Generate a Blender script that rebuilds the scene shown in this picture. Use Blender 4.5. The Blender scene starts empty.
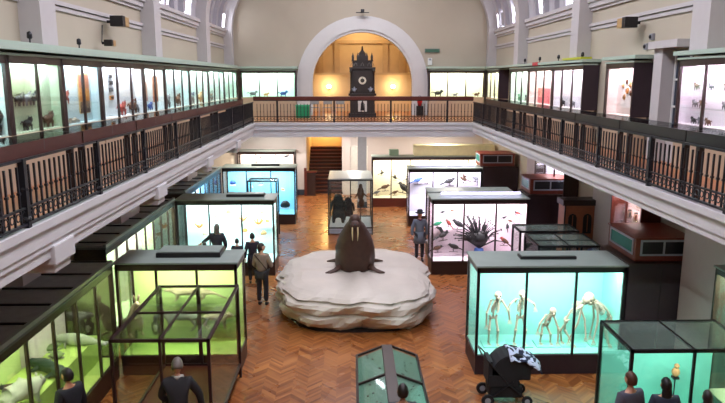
import bpy, bmesh, math, random
from mathutils import Vector, Matrix
R = math.radians
rnd = random.Random(7)
sc = bpy.context.scene
COL = sc.collection
PI = math.pi

# ------------------------------------------------------------------ materials
def lin(h):
    h = h.lstrip('#')
    o = []
    for i in (0, 2, 4):
        v = int(h[i:i+2], 16) / 255
        o.append(v / 12.92 if v <= .04045 else ((v + .055) / 1.055) ** 2.4)
    return (*o, 1)
_M = {}
def mat(name, col, rough=.6, metal=0, var=.12, scale=6, bump=0, spec=.5, stretch=None, coat=0):
    if name in _M: return _M[name]
    m = bpy.data.materials.new(name); m.use_nodes = True
    n, l = m.node_tree.nodes, m.node_tree.links
    b = n['Principled BSDF']
    b.inputs['Roughness'].default_value = rough; b.inputs['Metallic'].default_value = metal
    b.inputs['Specular IOR Level'].default_value = spec
    b.inputs['Coat Weight'].default_value = coat
    tc = n.new('ShaderNodeTexCoord'); mp = n.new('ShaderNodeMapping')
    if stretch: mp.inputs['Scale'].default_value = stretch
    nz = n.new('ShaderNodeTexNoise'); nz.inputs['Scale'].default_value = scale; nz.inputs['Detail'].default_value = 4
    cr = n.new('ShaderNodeMix'); cr.data_type = 'RGBA'
    c = lin(col)
    cr.inputs[6].default_value = tuple(max(0, x*(1-var)) for x in c[:3]) + (1,)
    cr.inputs[7].default_value = tuple(min(1, x*(1+var)) for x in c[:3]) + (1,)
    l.new(tc.outputs['Object'], mp.inputs[0]); l.new(mp.outputs[0], nz.inputs['Vector'])
    l.new(nz.outputs['Fac'], cr.inputs[0]); l.new(cr.outputs[2], b.inputs['Base Color'])
    if bump:
        bp = n.new('ShaderNodeBump'); bp.inputs['Strength'].default_value = bump; bp.inputs['Distance'].default_value = .02
        l.new(nz.outputs['Fac'], bp.inputs['Height']); l.new(bp.outputs[0], b.inputs['Normal'])
    _M[name] = m
    return m
def emis(name, col, s):
    if name in _M: return _M[name]
    m = bpy.data.materials.new(name); m.use_nodes = True
    n = m.node_tree.nodes; b = n['Principled BSDF']
    b.inputs['Base Color'].default_value = lin(col)
    b.inputs['Emission Color'].default_value = lin(col); b.inputs['Emission Strength'].default_value = s
    _M[name] = m
    return m
def glassmat(name, tint, refl=.06, dirt=0.0):
    m = bpy.data.materials.new(name); m.use_nodes = True
    n, l = m.node_tree.nodes, m.node_tree.links
    n.clear()
    out = n.new('ShaderNodeOutputMaterial'); tr = n.new('ShaderNodeBsdfTransparent'); gl = n.new('ShaderNodeBsdfGlossy')
    tr.inputs[0].default_value = lin(tint); gl.inputs['Roughness'].default_value = .04
    fr = n.new('ShaderNodeLayerWeight'); fr.inputs[0].default_value = .12
    mx = n.new('ShaderNodeMixShader'); mu = n.new('ShaderNodeMath'); mu.operation = 'MULTIPLY_ADD'
    mu.inputs[1].default_value = .35; mu.inputs[2].default_value = refl*.5
    l.new(fr.outputs['Fresnel'], mu.inputs[0]); l.new(mu.outputs[0], mx.inputs[0])
    l.new(tr.outputs[0], mx.inputs[1]); l.new(gl.outputs[0], mx.inputs[2])
    last = mx
    if dirt:
        df = n.new('ShaderNodeBsdfDiffuse'); df.inputs[0].default_value = lin('#9fb0a8')
        nz = n.new('ShaderNodeTexNoise'); nz.inputs['Scale'].default_value = 1.5
        m2 = n.new('ShaderNodeMath'); m2.operation = 'MULTIPLY'; m2.inputs[1].default_value = dirt*2
        l.new(nz.outputs['Fac'], m2.inputs[0])
        mx2 = n.new('ShaderNodeMixShader'); l.new(m2.outputs[0], mx2.inputs[0])
        l.new(mx.outputs[0], mx2.inputs[1]); l.new(df.outputs[0], mx2.inputs[2]); last = mx2
    l.new(last.outputs[0], out.inputs[0])
    return m
GLASS = glassmat('clear_glass', '#fafdfb')
GLASS_DUSTY = glassmat('dusty_glass', '#e8f0ec', .1, .16)
GLASS_TOP = glassmat('dusty_roof_glass', '#b8c8c4', .25, .42)

WOOD = mat('dark_wood', '#2c1a17', .38, var=.35, scale=5, stretch=(1, 1, 8))
WOODB = mat('black_wood', '#171416', .35, var=.3)
MAHOG = mat('mahogany', '#57241b', .35, var=.3, scale=5, stretch=(1, 6, 6))
BROWN_LIT = mat('lit_brown_wood', '#43190e', .6, var=.35, scale=4, stretch=(6, 1, 6))  # left desk case wood, with the light on it put into the colour
PURP = mat('aubergine_painted_wood', '#30222b', .5, var=.15)
IRON = mat('black_iron', '#10131b', .4, var=.2)
WALLM = mat('beige_plaster', '#b5ab99', .8, var=.05, scale=1.5)
WALLG = mat('white_plaster', '#cfc8c6', .75, var=.05, scale=1.5)
VAULT = mat('grey_vault_paint', '#b9b5bb', .7, var=.05, scale=1)
TRIM = mat('pale_plaster_trim', '#bdb8b8', .6, var=.05)
FASC = mat('cream_plaster', '#c9c7c9', .55, var=.08, scale=3)
ARCHW = mat('white_arch_plaster', '#cdccca', .6, var=.04)
ORANGE = mat('amber_wall_paint', '#d6bf98', .7, var=.08, scale=2)
LEDGE = mat('pale_green_ledge', '#a9bcae', .5, var=.08)
CREAMP = mat('cream_panel', '#b59e86', .5, var=.1)
GREYROOF = mat('grey_metal_roof', '#8d9a94', .4, metal=0, var=.2, scale=2)
DARKROOF = mat('dark_slate_roof', '#5e6265', .45, var=.25, scale=2)
SKIRT = mat('blue_grey_skirting', '#39424f', .5)
WHITEP = mat('white_paint', '#dcdcd8', .5)

def floor_mat():
    m = bpy.data.materials.new('parquet'); m.use_nodes = True
    n, l = m.node_tree.nodes, m.node_tree.links; b = n['Principled BSDF']
    tc = n.new('ShaderNodeTexCoord'); sp = n.new('ShaderNodeSeparateXYZ'); l.new(tc.outputs['Object'], sp.inputs[0])
    def M(op, a, bb=None, c=None):
        x = n.new('ShaderNodeMath'); x.operation = op
        for i, v in enumerate((a, bb, c)):
            if v is None: continue
            if isinstance(v, (int, float)): x.inputs[i].default_value = v
            else: l.new(v, x.inputs[i])
        return x.outputs[0]
    W, B = .3, .075
    tri = M('PINGPONG', sp.outputs[0], W)
    v = M('ADD', sp.outputs[1], tri)
    row = M('FLOOR', M('DIVIDE', v, B)); colm = M('FLOOR', M('DIVIDE', sp.outputs[0], W))
    cb = n.new('ShaderNodeCombineXYZ'); l.new(row, cb.inputs[0]); l.new(colm, cb.inputs[1])
    wn = n.new('ShaderNodeTexWhiteNoise'); l.new(cb.outputs[0], wn.inputs['Vector'])
    nz = n.new('ShaderNodeTexNoise'); nz.inputs['Scale'].default_value = .9; nz.inputs['Detail'].default_value = 5
    l.new(tc.outputs['Object'], nz.inputs['Vector'])
    mixv = M('ADD', M('MULTIPLY', wn.outputs['Value'], .6), M('MULTIPLY', nz.outputs['Fac'], .5))
    cr = n.new('ShaderNodeValToRGB'); e = cr.color_ramp.elements
    e[0].position = .1; e[0].color = lin('#5c301a'); e[1].position = .95; e[1].color = lin('#ac6f3e')
    x = cr.color_ramp.elements.new(.5); x.color = lin('#8a5029')
    l.new(mixv, cr.inputs[0]); l.new(cr.outputs[0], b.inputs['Base Color'])
    b.inputs['Roughness'].default_value = .3
    rr = n.new('ShaderNodeMapRange'); rr.inputs['To Min'].default_value = .16; rr.inputs['To Max'].default_value = .4
    l.new(nz.outputs['Fac'], rr.inputs['Value']); l.new(rr.outputs[0], b.inputs['Roughness'])
    b.inputs['Coat Weight'].default_value = .25; b.inputs['Coat Roughness'].default_value = .2
    return m
PARQUET = floor_mat()

# ------------------------------------------------------------------ mesh builder
class MB:
    def __init__(s): s.bm = bmesh.new()
    def box(s, x0, x1, y0, y1, z0, z1, bev=0):
        vs = [s.bm.verts.new((x, y, z)) for z in (z0, z1) for y in (y0, y1) for x in (x0, x1)]
        for f in ((0, 2, 3, 1), (4, 5, 7, 6), (0, 1, 5, 4), (2, 6, 7, 3), (0, 4, 6, 2), (1, 3, 7, 5)):
            s.bm.faces.new([vs[i] for i in f])
        if bev:
            es = list({e for v in vs for e in v.link_edges})
            bmesh.ops.bevel(s.bm, geom=es, offset=bev, segments=2, affect='EDGES', profile=.6)
        return s
    def tube(s, pts, rad, seg=8, flat=1.0):
        pts = [Vector(p) for p in pts]
        if isinstance(rad, (int, float)): rad = [rad]*len(pts)
        rings = []
        t0 = (pts[1]-pts[0]).normalized()
        u = t0.orthogonal().normalized()
        for i, p in enumerate(pts):
            t = (pts[min(i+1, len(pts)-1)] - pts[max(i-1, 0)]).normalized()
            u = (u - t*u.dot(t)); u = u.normalized() if u.length > 1e-6 else t.orthogonal().normalized()
            w = t.cross(u)
            rings.append([s.bm.verts.new(p + (u*math.cos(2*PI*k/seg) + w*math.sin(2*PI*k/seg)*flat)*rad[i]) for k in range(seg)])
        for a, b in zip(rings, rings[1:]):
            for k in range(seg):
                s.bm.faces.new((a[k], a[(k+1) % seg], b[(k+1) % seg], b[k]))
        s.bm.faces.new(rings[0][::-1]); s.bm.faces.new(rings[-1])
        return s
    def ell(s, c, r, rot=None, seg=12, rings=8):
        mt = Matrix.Translation(Vector(c)) @ (rot or Matrix()) @ Matrix.Diagonal((r[0], r[1], r[2], 1))
        bmesh.ops.create_uvsphere(s.bm, u_segments=seg, v_segments=rings, radius=1, matrix=mt)
        return s
    def lathe(s, prof, c=(0, 0, 0), seg=16):
        rings = [[s.bm.verts.new((c[0]+r*math.cos(2*PI*k/seg), c[1]+r*math.sin(2*PI*k/seg), c[2]+z)) for k in range(seg)] for r, z in prof]
        for a, b in zip(rings, rings[1:]):
            for k in range(seg): s.bm.faces.new((a[k], a[(k+1) % seg], b[(k+1) % seg], b[k]))
        s.bm.faces.new(rings[0][::-1]); s.bm.faces.new(rings[-1])
        return s
    def prism(s, poly, a, b, axis='y'):
        def P(p, t):
            return {'y': (p[0], t, p[1]), 'x': (t, p[0], p[1]), 'z': (p[0], p[1], t)}[axis]
        A = [s.bm.verts.new(P(p, a)) for p in poly]; B = [s.bm.verts.new(P(p, b)) for p in poly]
        n = len(poly)
        for i in range(n): s.bm.faces.new((A[i], A[(i+1) % n], B[(i+1) % n], B[i]))
        s.bm.faces.new(A[::-1]); s.bm.faces.new(B)
        return s
    def add(s, me):
        s.bm.from_mesh(me); return s
    def build(s, name, m, parent=None, smooth=False, loc=None, kind=None):
        bmesh.ops.recalc_face_normals(s.bm, faces=s.bm.faces)
        me = bpy.data.meshes.new(name); s.bm.to_mesh(me); s.bm.free()
        if smooth:
            for p in me.polygons: p.use_smooth = True
        me.materials.append(m)
        o = bpy.data.objects.new(name, me); COL.objects.link(o)
        if parent: o.parent = parent
        if loc: o.location = loc
        if kind: o['kind'] = kind
        return o
def inst(me_obj, parent, loc=(0, 0, 0), rot=(0, 0, 0)):
    o = me_obj.copy(); COL.objects.link(o); o.parent = parent; o.location = loc; o.rotation_euler = rot
    return o
def thing(name, label, cat, loc=(0, 0, 0), rz=0, group=None):
    o = bpy.data.objects.new(name, None); COL.objects.link(o)
    o.location = loc; o.rotation_euler = (0, 0, rz); o.empty_display_size = .2
    return tag(o, label, cat, group)
def tag(o, label, cat, group=None):
    o['label'] = label; o['category'] = cat
    if group: o['group'] = group
    return o
def copy_tree(o, parent=None):
    c = o.copy(); COL.objects.link(c)
    if parent: c.parent = parent
    for ch in list(o.children): copy_tree(ch, c)
    return c
def struct(name, mb, m, smooth=False): return mb.build(name, m, None, smooth, kind='structure')
def skin(verts, edges, rad, root=0, sub=2):
    me = bpy.data.meshes.new('t'); me.from_pydata(verts, edges, [])
    o = bpy.data.objects.new('t', me); COL.objects.link(o)
    sm = o.modifiers.new('s', 'SKIN'); sm.use_smooth_shade = True
    sv = me.skin_vertices[0].data
    for i, r in enumerate(rad):
        sv[i].radius = r if isinstance(r, tuple) else (r, r); sv[i].use_root = (i == root)
    ss = o.modifiers.new('u', 'SUBSURF'); ss.levels = sub
    bpy.context.view_layer.update()
    ev = o.evaluated_get(bpy.context.evaluated_depsgraph_get())
    out = bpy.data.meshes.new_from_object(ev)
    bpy.data.objects.remove(o)
    return out
def area(name, loc, size, power, col='#ffffff', rot=(0, 0, 0), parent=None, spread=180):
    L = bpy.data.lights.new(name, 'AREA'); L.shape = 'RECTANGLE'; L.size, L.size_y = size
    L.energy = power; L.color = lin(col)[:3]; L.spread = R(spread)
    o = bpy.data.objects.new(name, L); COL.objects.link(o); o.location = loc; o.rotation_euler = rot
    if parent: o.parent = parent
    return o
def point(name, loc, power, col, r=.08, parent=None):
    L = bpy.data.lights.new(name, 'POINT'); L.energy = power; L.color = lin(col)[:3]; L.shadow_soft_size = r
    o = bpy.data.objects.new(name, L); COL.objects.link(o); o.location = loc
    if parent: o.parent = parent
    return o
ORD = ['nearest the camera', 'second from the camera', 'third from the camera', 'fourth from the camera', 'fifth from the camera',
       'sixth from the camera', 'seventh from the camera', 'eighth from the camera', 'ninth from the camera', 'tenth from the camera']

# ------------------------------------------------------------------ camera
F, HZ, VX, CH = 650., 78., 350., 6.2
pit = math.atan((201.5-HZ)/F)
yaw = math.atan((362.5-VX)/(F*math.cos(pit)+(201.5-HZ)*math.sin(pit)))
cam = bpy.data.cameras.new('camera'); co = bpy.data.objects.new('camera', cam); COL.objects.link(co)
cam.sensor_width = 36; cam.lens = 36*F/725; co.location = (0, 0, CH)
co.rotation_euler = (PI/2-pit, 0, -yaw); cam.clip_end = 200; cam.clip_start = .05
sc.camera = co

# ------------------------------------------------------------------ the setting
CX = .5                      # hall centre line
GF = 4.47                    # gallery floor
LW, RW = -6.2, 7.15          # ground floor walls
LU, RU = -5.75, 6.75         # gallery walls
YN, YF = -3., 31.            # near wall, far upper wall
YG = 35.                     # far ground wall
struct('floor', MB().box(LW-.6, RW+.6, YN-.3, YG+6, -.2, 0), PARQUET)
struct('wall_left', MB().box(LW-.4, LW, YN, YG+4, 0, 3.95).box(LU-.8, LU, YN, YF+.3, 3.95, 8.4), WALLM)
struct('wall_right', MB().box(RW, RW+.4, YN, YG+4, 0, 3.95).box(RU, RU+.8, YN, YF+.3, 3.95, 8.4), WALLM)
struct('wall_near', MB().box(LW-.4, RW+.4, YN-.3, YN, 0, 13), WALLM)
# far ground wall with a stair opening
SX0, SX1 = -2.36, -.45
struct('wall_far_ground', MB().box(LW, SX0, YG, YG+.3, 0, 3.95).box(SX1, RW, YG, YG+.3, 0, 3.95), WALLG)
# far upper wall with arch
AX, AZ, AR, AO = .58, 5.95, 2.33, 3.06
mb = MB(); N = 24
mb.box(LU-.1, AX-AR, YF, YF+.3, GF, AZ); mb.box(AX+AR, RU+.1, YF, YF+.3, GF, AZ)
for k in range(N):
    a0, a1 = PI-PI*k/N, PI-PI*(k+1)/N
    x0, z0, x1, z1 = AX+AR*math.cos(a0), AZ+AR*math.sin(a0), AX+AR*math.cos(a1), AZ+AR*math.sin(a1)
    mb.prism([(x0, z0), (x1, z1), (x1, 13), (x0, 13)], YF, YF+.3)
mb.box(LU-.1, AX-AR, YF, YF+.3, AZ, 13).box(AX+AR, RU+.1, YF, YF+.3, AZ, 13)
struct('wall_far', mb, WALLM)
mb = MB()                    # arch ring
for r0, r1, yy in ((AR, AO, .1), (AR+.12, AO-.12, .16)):
    for k in range(N):
        a0, a1 = PI-PI*k/N, PI-PI*(k+1)/N
        c0, s0, c1, s1 = math.cos(a0), math.sin(a0), math.cos(a1), math.sin(a1)
        mb.prism([(AX+r0*c0, AZ+r0*s0), (AX+r0*c1, AZ+r0*s1), (AX+r1*c1, AZ+r1*s1), (AX+r1*c0, AZ+r1*s0)], YF-yy, YF+.02)
    for sgn in (-1, 1):
        a, b = sorted((AX+sgn*r0, AX+sgn*r1)); mb.box(a, b, YF-yy, YF+.02, GF, AZ)
struct('trim_1', mb, ARCHW)
# alcove behind the arch
mb = MB().box(AX-3.3, AX+3.3, 34.5, 34.8, GF, 9.2).box(AX-3.4, AX-3.1, YF+.3, 34.5, GF, 9.2).box(AX+3.1, AX+3.4, YF+.3, 34.5, GF, 9.2)
struct('wall_alcove', mb, ORANGE)
struct('ceiling_alcove', MB().box(AX-3.4, AX+3.4, YF+.3, 34.8, 9.2, 9.4), ORANGE)
mb = MB().box(AX-3.1, AX+3.1, 34.3, 34.5, 6.35, 6.47).box(AX-3.1, AX+3.1, 34.35, 34.5, 7.95, 8.1)
for x in (-2.1, -1.25, 1.25, 2.1): mb.box(AX+x-.14, AX+x+.14, 34.4, 34.5, 6.47, 7.95)
struct('trim_2', mb, mat('amber_trim', '#c4ac88', .6))
# vault
AE, BE, Z0 = 6.25, 4.2, 8.35
def vp(t, off=0): return (CX+(AE-off)*math.cos(t), Z0+(BE-off)*math.sin(t)) if t is not None else None
mb = MB(); n = 40
for k in range(n):
    t0, t1 = PI*k/n, PI*(k+1)/n
    mb.prism([vp(t0), vp(t1), vp(t1, -.2), vp(t0, -.2)], YN, YF+.2)
struct('ceiling', mb, VAULT)
RIBS = (-.9, 5.6, 12.1, 18.9, 25.5, 30.75)
def rib(y, w, prot, zlow):
    mb = MB()
    for k in range(n):
        t0, t1 = PI*k/n, PI*(k+1)/n
        mb.prism([vp(t0, prot), vp(t1, prot), vp(t1, -.05), vp(t0, -.05)], y-w/2, y+w/2)
    if zlow:
        mb.box(LU-.05, CX-AE+prot, y-w/2, y+w/2, zlow, Z0); mb.box(CX+AE-prot, RU+.05, y-w/2, y+w/2, zlow, Z0)
    return mb
mb = MB(); mbs = MB()
tmp = []
for i, y in enumerate(RIBS):
    w = .62 if y < 30 else .4
    struct('trim_%d' % (3+i), rib(y, w, .38, 6.62), TRIM)
mb = MB(); y = -2.5; ys = []
while y < 30.5:
    if min(abs(y-r) for r in RIBS) > .55: ys.append(y)
    y += 1.1
mbm = None
bmx = MB()
for y in ys:
    w, prot = .22, .16
    for k in range(n):
        t0, t1 = PI*k/n, PI*(k+1)/n
        bmx.prism([vp(t0, prot), vp(t1, prot), vp(t1, -.02), vp(t0, -.02)], y-w/2, y+w/2)
struct('trim_9', bmx, mat('lilac_grey_rib_paint', '#aeaab2', .6, var=.04))
# cornice mouldings along the side walls
for j, (sg, xw) in enumerate(((1, LU), (-1, RU))):
    mb = MB()
    for z0, z1, d in ((7.5, 7.58, .04), (7.6, 7.68, .08), (8.02, 8.1, .06), (8.1, 8.24, .12), (8.24, 8.36, .18)):
        a, b = sorted((xw-.02*sg, xw+d*sg)); mb.box(a, b, YN, YF, z0, z1)
    struct('trim_%d' % (10+j), mb, TRIM)
# skylight windows low in the vault; added, unseen light panels along the crown
SKYE = emis('skylight_glow', '#eef2ff', 9.0)
wn = 0
for sd in (-1, 1):
    for y in ((7.3, 14.2, 20.7, 23.6, 29.9) if sd < 0 else (8.4, 15.4, 20.1, 23.1, 26.9, 29.6)):
        wn += 1
        mb = MB()
        ts = [.02+.035*k for k in range(5)]
        for a, b in zip(ts, ts[1:]):
            A, B = (a, b) if sd > 0 else (PI-a, PI-b)
            mb.prism([vp(A, .06), vp(B, .06), vp(B, .0), vp(A, .0)], y-.36, y+.36)
        w_ = struct('window_%d' % wn, mb, SKYE)
        mf = MB()
        for yy in (y-.39, y+.36):
            for a, b in zip(ts, ts[1:]):
                A, B = (a, b) if sd > 0 else (PI-a, PI-b)
                mf.prism([vp(A, .12), vp(B, .12), vp(B, -.01), vp(A, -.01)], yy, yy+.03)
        mf.build('window_frame', TRIM, w_)
for k, y in enumerate((2., 8., 14., 20., 26.)):
    wn += 1
    struct('window_%d' % wn, MB().box(CX-1.3, CX+1.3, y-2.2, y+2.2, Z0+BE-.3, Z0+BE-.22), emis('crown_fill_glow', '#f2f4ff', 1.5))  # unseen crown panel added as fill light, only numbered with the windows
    area('crown_fill_light', (CX, y, Z0+BE-.36), (2.4, 4.2), 330, '#f6f3ff')  # added fill lamp below each crown panel
def strip(x, y, L, pw, along='y', z=4.05, col='#fff6ea'):  # unseen fill lamps, added to brighten the space under the far gallery
    t = thing('fill_lamp', 'added white fill lamp hidden under the gallery at the %s, %s' % (('left' if x < -2 else 'right' if x > 3 else 'centre'), {28.: 'near the far wall', 32.5: 'closest to the stairs'}.get(y, 'over the side cases')), 'fill lamp', (x, y, z), 0, 'added fill lamps under the gallery')
    MB().box(-.1, .1, -L/2, L/2, 0, .05).build('housing', WHITEP, t)
    MB().box(-.07, .07, -L/2+.03, L/2-.03, -.02, 0).build('diffuser', emis('fill_lamp_diffuser', '#fff6ea', 3), t)
    area('fill_lamp_light', (0, 0, -.04), (.3, L), pw, col, (0, 0, 0), t)
for x in (-4, .3, 4.5):
    strip(x, 28., 2, 80); strip(x, 32.5, 2, 100, z=3.66)
# gallery slab: side decks, far deck
gw = mat('gallery_floorboards', '#a5673c', .4, var=.25, scale=3, stretch=(8, 1, 1))
GL, GR = -3.73, 4.78
def slabs(z0, z1): return MB().box(LW-.1, GL-.12, YN, YF+.3, z0, z1).box(GR+.12, RW+.1, YN, YF+.3, z0, z1).box(GL-.12, GR+.12, 25.45, YF+.3, z0, z1).box(GL-.12, GR+.12, YN, .45, z0, z1).box(AX-3.1, AX+3.1, YF+.3, 34.5, z0, z1)
struct('floor_gallery', slabs(GF-.05, GF), gw)
struct('ceiling_gallery_underside', slabs(GF-.37, GF-.05).box(LW-.1, RW+.1, YF+.3, YG+.3, GF-.75, GF-.5), FASC)
def fascia(prof, x, sg, y0, y1, name):
    mb = MB()
    for z0, z1, d in prof:
        a, b = sorted((x-sg*.13, x+sg*d)); mb.box(a, b, y0, y1, z0, z1)
    struct(name, mb, FASC)
fascia(((4.4, 4.5, .06), (4.2, 4.4, .02), (4.12, 4.2, .0), (3.98, 4.12, -.03)), GL, 1, .45, 25.4, 'trim_12')
fascia(((4.4, 4.5, .06), (4.2, 4.4, .02), (4.1, 4.2, .0)), GR, -1, .45, 25.4, 'trim_13')
mb = MB()
for z0, z1, d in ((4.4, 4.5, .06), (4.2, 4.4, .02), (3.93, 4.2, -.03)): mb.box(GL-.12, GR+.12, 25.4-d, 25.52, z0, z1)
struct('trim_14', mb, FASC)
for j, y in enumerate((3.9, 8.25, 12.75, 17.3, 21.8)):   # console ends of the cross beams, left side
    mb = MB().box(LW, GL+.03, y-.3, y+.3, 3.88, 4.14, .02).box(LW, GL-.02, y-.24, y+.24, 3.76, 3.88, .02)
    struct('trim_%d' % (15+j), mb, FASC)
# ground-floor piers on both side walls
PIER = mat('rosy_white_plaster', '#c9bdbf', .6, var=.05)
for j, y in enumerate((6., 12.05, 17.15, 24.1)):
    mb = MB().box(RW-.32, RW+.02, y-.75, y+.75, 0, 4.1).box(RW-.38, RW+.02, y-.8, y+.8, 3.8, 4.1)
    struct('trim_%d' % (20+j), mb, PIER)
    mb = MB().box(LW-.02, LW+.32, y-.75, y+.75, 0, 4.1)
    struct('trim_%d' % (24+j), mb, PIER)
# gallery wall piers: window recess on the right between the single case and the near cases
struct('trim_28', MB().box(RU-.3, RU+.02, 13.62, 14.0, GF, 6.95).box(RU-.4, RU+.02, 12.85, 14.1, 6.8, 6.95).box(RU-.1, RU+.02, 12.9, 13.7, GF, 5.0), TRIM)
d_ = struct('window_%d' % (wn+1), MB().box(RU-.03, RU+.02, 12.95, 13.55, 5.05, 6.75), mat('night_blue_glass', '#20304a', .1))
mbx = MB()
for z in (5.05, 5.6, 6.15, 6.7): mbx.box(RU-.06, RU-.03, 12.95, 13.55, z, z+.04)
mbx.box(RU-.06, RU-.03, 12.93, 12.97, 5.05, 6.74).box(RU-.06, RU-.03, 13.53, 13.57, 5.05, 6.74)
mbx.build('window_frame', WHITEP, d_)
# columns near the stairs
def column(x, y, w, top=3.72):
    return MB().box(x-w, x+w, y-w, y+w, 0, top).box(x-w-.04, x+w+.04, y-w-.04, y+w+.04, 3.4, top)
struct('trim_29', MB().box(.36, .78, 31.0, 31.4, .3, 3.72).box(.3, .84, 30.95, 31.45, 3.5, 3.72), mat('pale_grey_column', '#aab0bb', .5))
struct('trim_30', MB().box(.33, .81, 30.97, 31.43, 0, .3), SKIRT)
struct('trim_31', MB().box(-2.95, -2.36, 34.6, 35.0, .3, 3.72), WALLG)
struct('trim_32', MB().box(-3.0, -2.32, 34.55, 35.0, 0, .3).box(-5.9, -3.0, 34.9, 35, 0, .3), SKIRT)
struct('trim_33', MB().box(-.45, -.02, 34.6, 35.0, 0, 3.72), WALLG)
struct('door_1', MB().box(.02, .95, 34.92, 35.0, 0, 2.6), WHITEP)
# stairs
STW = mat('red_brown_stair_wood', '#5a2417', .4, var=.2)
mb = MB()
for k in range(13): mb.box(SX0+.02, SX1-.02, YG+.05+k*.28, YG+.05+13*.28+.6, .17*k, .17*(k+1)-.04)
sf = struct('trim_34', mb, mat('dark_stair_riser', '#2a1513', .5))
mb = MB()
for k in range(13): mb.box(SX0+.02, SX1-.02, YG+.02+k*.28, YG+.05+(k+1)*.28, .17*(k+1)-.045, .17*(k+1))
mb.build('stair_treads', STW, sf)
struct('wall_stair', MB().box(SX0-.2, SX0, YG+.3, YG+4.6, 0, 3.72).box(SX1, SX1+.2, YG+.3, YG+4.6, 0, 3.72).box(SX0-.2, SX1+.2, YG+4.6, YG+4.9, 0, 3.72), ORANGE)
struct('ceiling_stair', MB().box(SX0-.2, SX1+.2, YG+.3, YG+4.9, 3.72, 3.9), ORANGE)
point('stair_lamp_glow', (-1.4, YG+3.6, 3.3), 70, '#ffd48a')
hr = thing('stair_handrail', 'dark wooden handrail with panelled side at the foot of the stairs', 'handrail', (0, 0, 0))
MB().box(SX0-.02, SX0+.5, 34.3, 34.38, 0, 1.25).build('panel', WOOD, hr)
MB().box(SX0-.06, SX0+.56, 34.26, 34.42, 1.25, 1.34).build('rail', MAHOG, hr)
MB().box(SX0-.1, SX0+.04, 34.24, 34.44, 0, 1.5, .01).build('newel_post', MAHOG, hr)

# ------------------------------------------------------------------ display cases
def backmat(hexc): return mat('backdrop_'+hexc[1:], hexc, .85, var=.03, scale=2)
CASES = {}
def case(key, name, label, org, rz, W, D, n, back='#e8eef0', lamp='#ffffff', power=30, z0=0, zg0=.43, zg1=2.3, zt=2.48,
         frame=WOOD, plinth=WOOD, roof=GREYROOF, group=None, ends='gg', gm=None, header=None, cat='display case', box=None, mull=None, innerfloor=None, lampfac=0):
    t = thing(name, label, cat, org, rz, group)
    gm = gm or GLASS; b = backmat(back)
    MB().box(.01, W-.01, .01, D-.01, 0, zg0-.04-z0+0).box(0, W, 0, D, zg0-.06-z0, zg0-z0).build('plinth', plinth, t)
    MB().box(0, W, 0, .05, zg1-z0, zt-z0-.02).box(0, .05, 0, D, zg1-z0, zt-z0-.02).box(W-.05, W, 0, D, zg1-z0, zt-z0-.02).build('header', header or frame, t)
    MB().box(-.03, W+.03, -.03, D+.02, zt-z0-.04, zt-z0, .008).build('roof_panel', roof, t)
    MB().box(.03, W-.03, D-.05, D-.01, zg0-z0, zt-z0-.05).build('backdrop', b, t)
    MB().box(.03, W-.03, .05, D-.05, zg0-z0, zg0-z0+.015).build('case_floor', innerfloor or b, t)
    post = MB().box(0, .055, 0, .055, zg0-z0, zg1-z0).build('corner_post', frame, t)
    inst(post, t, (W-.055, 0, 0))
    if ends[0] == 'g' or ends[1] == 'g':
        inst(post, t, (0, D-.055, 0)) if ends[0] == 'g' else None
        inst(post, t, (W-.055, D-.055, 0)) if ends[1] == 'g' else None
    for e, x in ((ends[0], .012), (ends[1], W-.02)):
        if e == 'g': MB().box(x, x+.008, .055, D-.055, zg0-z0, zg1-z0).build('end_pane', gm, t)
        elif e in ('n',): MB().box(min(x, W-.03) if x > .1 else .0, (min(x, W-.03) if x > .1 else .0)+.03, .05, D-.02, zg0-z0, zg1-z0).build('end_lining', b, t)
        if e == 'n' and lampfac: MB().box(-.012 if x < .1 else W, 0 if x < .1 else W+.012, 0, D+.07, zg0-z0, zt-z0-.04).build('end_panel', PURP, t)
        if e == 'w': MB().box(x-.01, x+.02, .04, D, zg0-z0, zg1-z0).build('end_panel', frame, t)
    pw = W/n
    pane = None; mu = None
    for i in range(n):
        if pane is None: pane = MB().box(.03, pw-.03, .018, .026, zg0-z0, zg1-z0).build('glass_pane', gm, t)
        else: inst(pane, t, (i*pw, 0, 0))
        if i:
            if mu is None: mu = MB().box(-.024, .024, 0, .045, zg0-z0, zg1-z0).build('mullion', mull or frame, t, loc=(i*pw, 0, 0))
            else: inst(mu, t, (i*pw, 0, 0))
    lz = zt-z0-.09
    MB().tube([(.1, .11, lz), (W-.1, .11, lz)], .018, 6).build('fluorescent_tube', emis('tube_glow_'+lamp[1:], lamp, 2.5), t)
    area('case_lamp', (W/2, .13, lz-.03), (W-.25, .08), power*W, lamp, (R(28), 0, 0), t, 160)
    CASES[key] = (Vector(org), rz, z0)
    return t
def at(key, u, d, z=0):
    o, rz, z0 = CASES[key]
    v = Matrix.Rotation(rz, 3, 'Z') @ Vector((u, d, 0))
    return (o.x+v.x, o.y+v.y, (z if z else 0))
def rzof(key): return CASES[key][1]
LH, RH = PI/2, -PI/2

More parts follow.
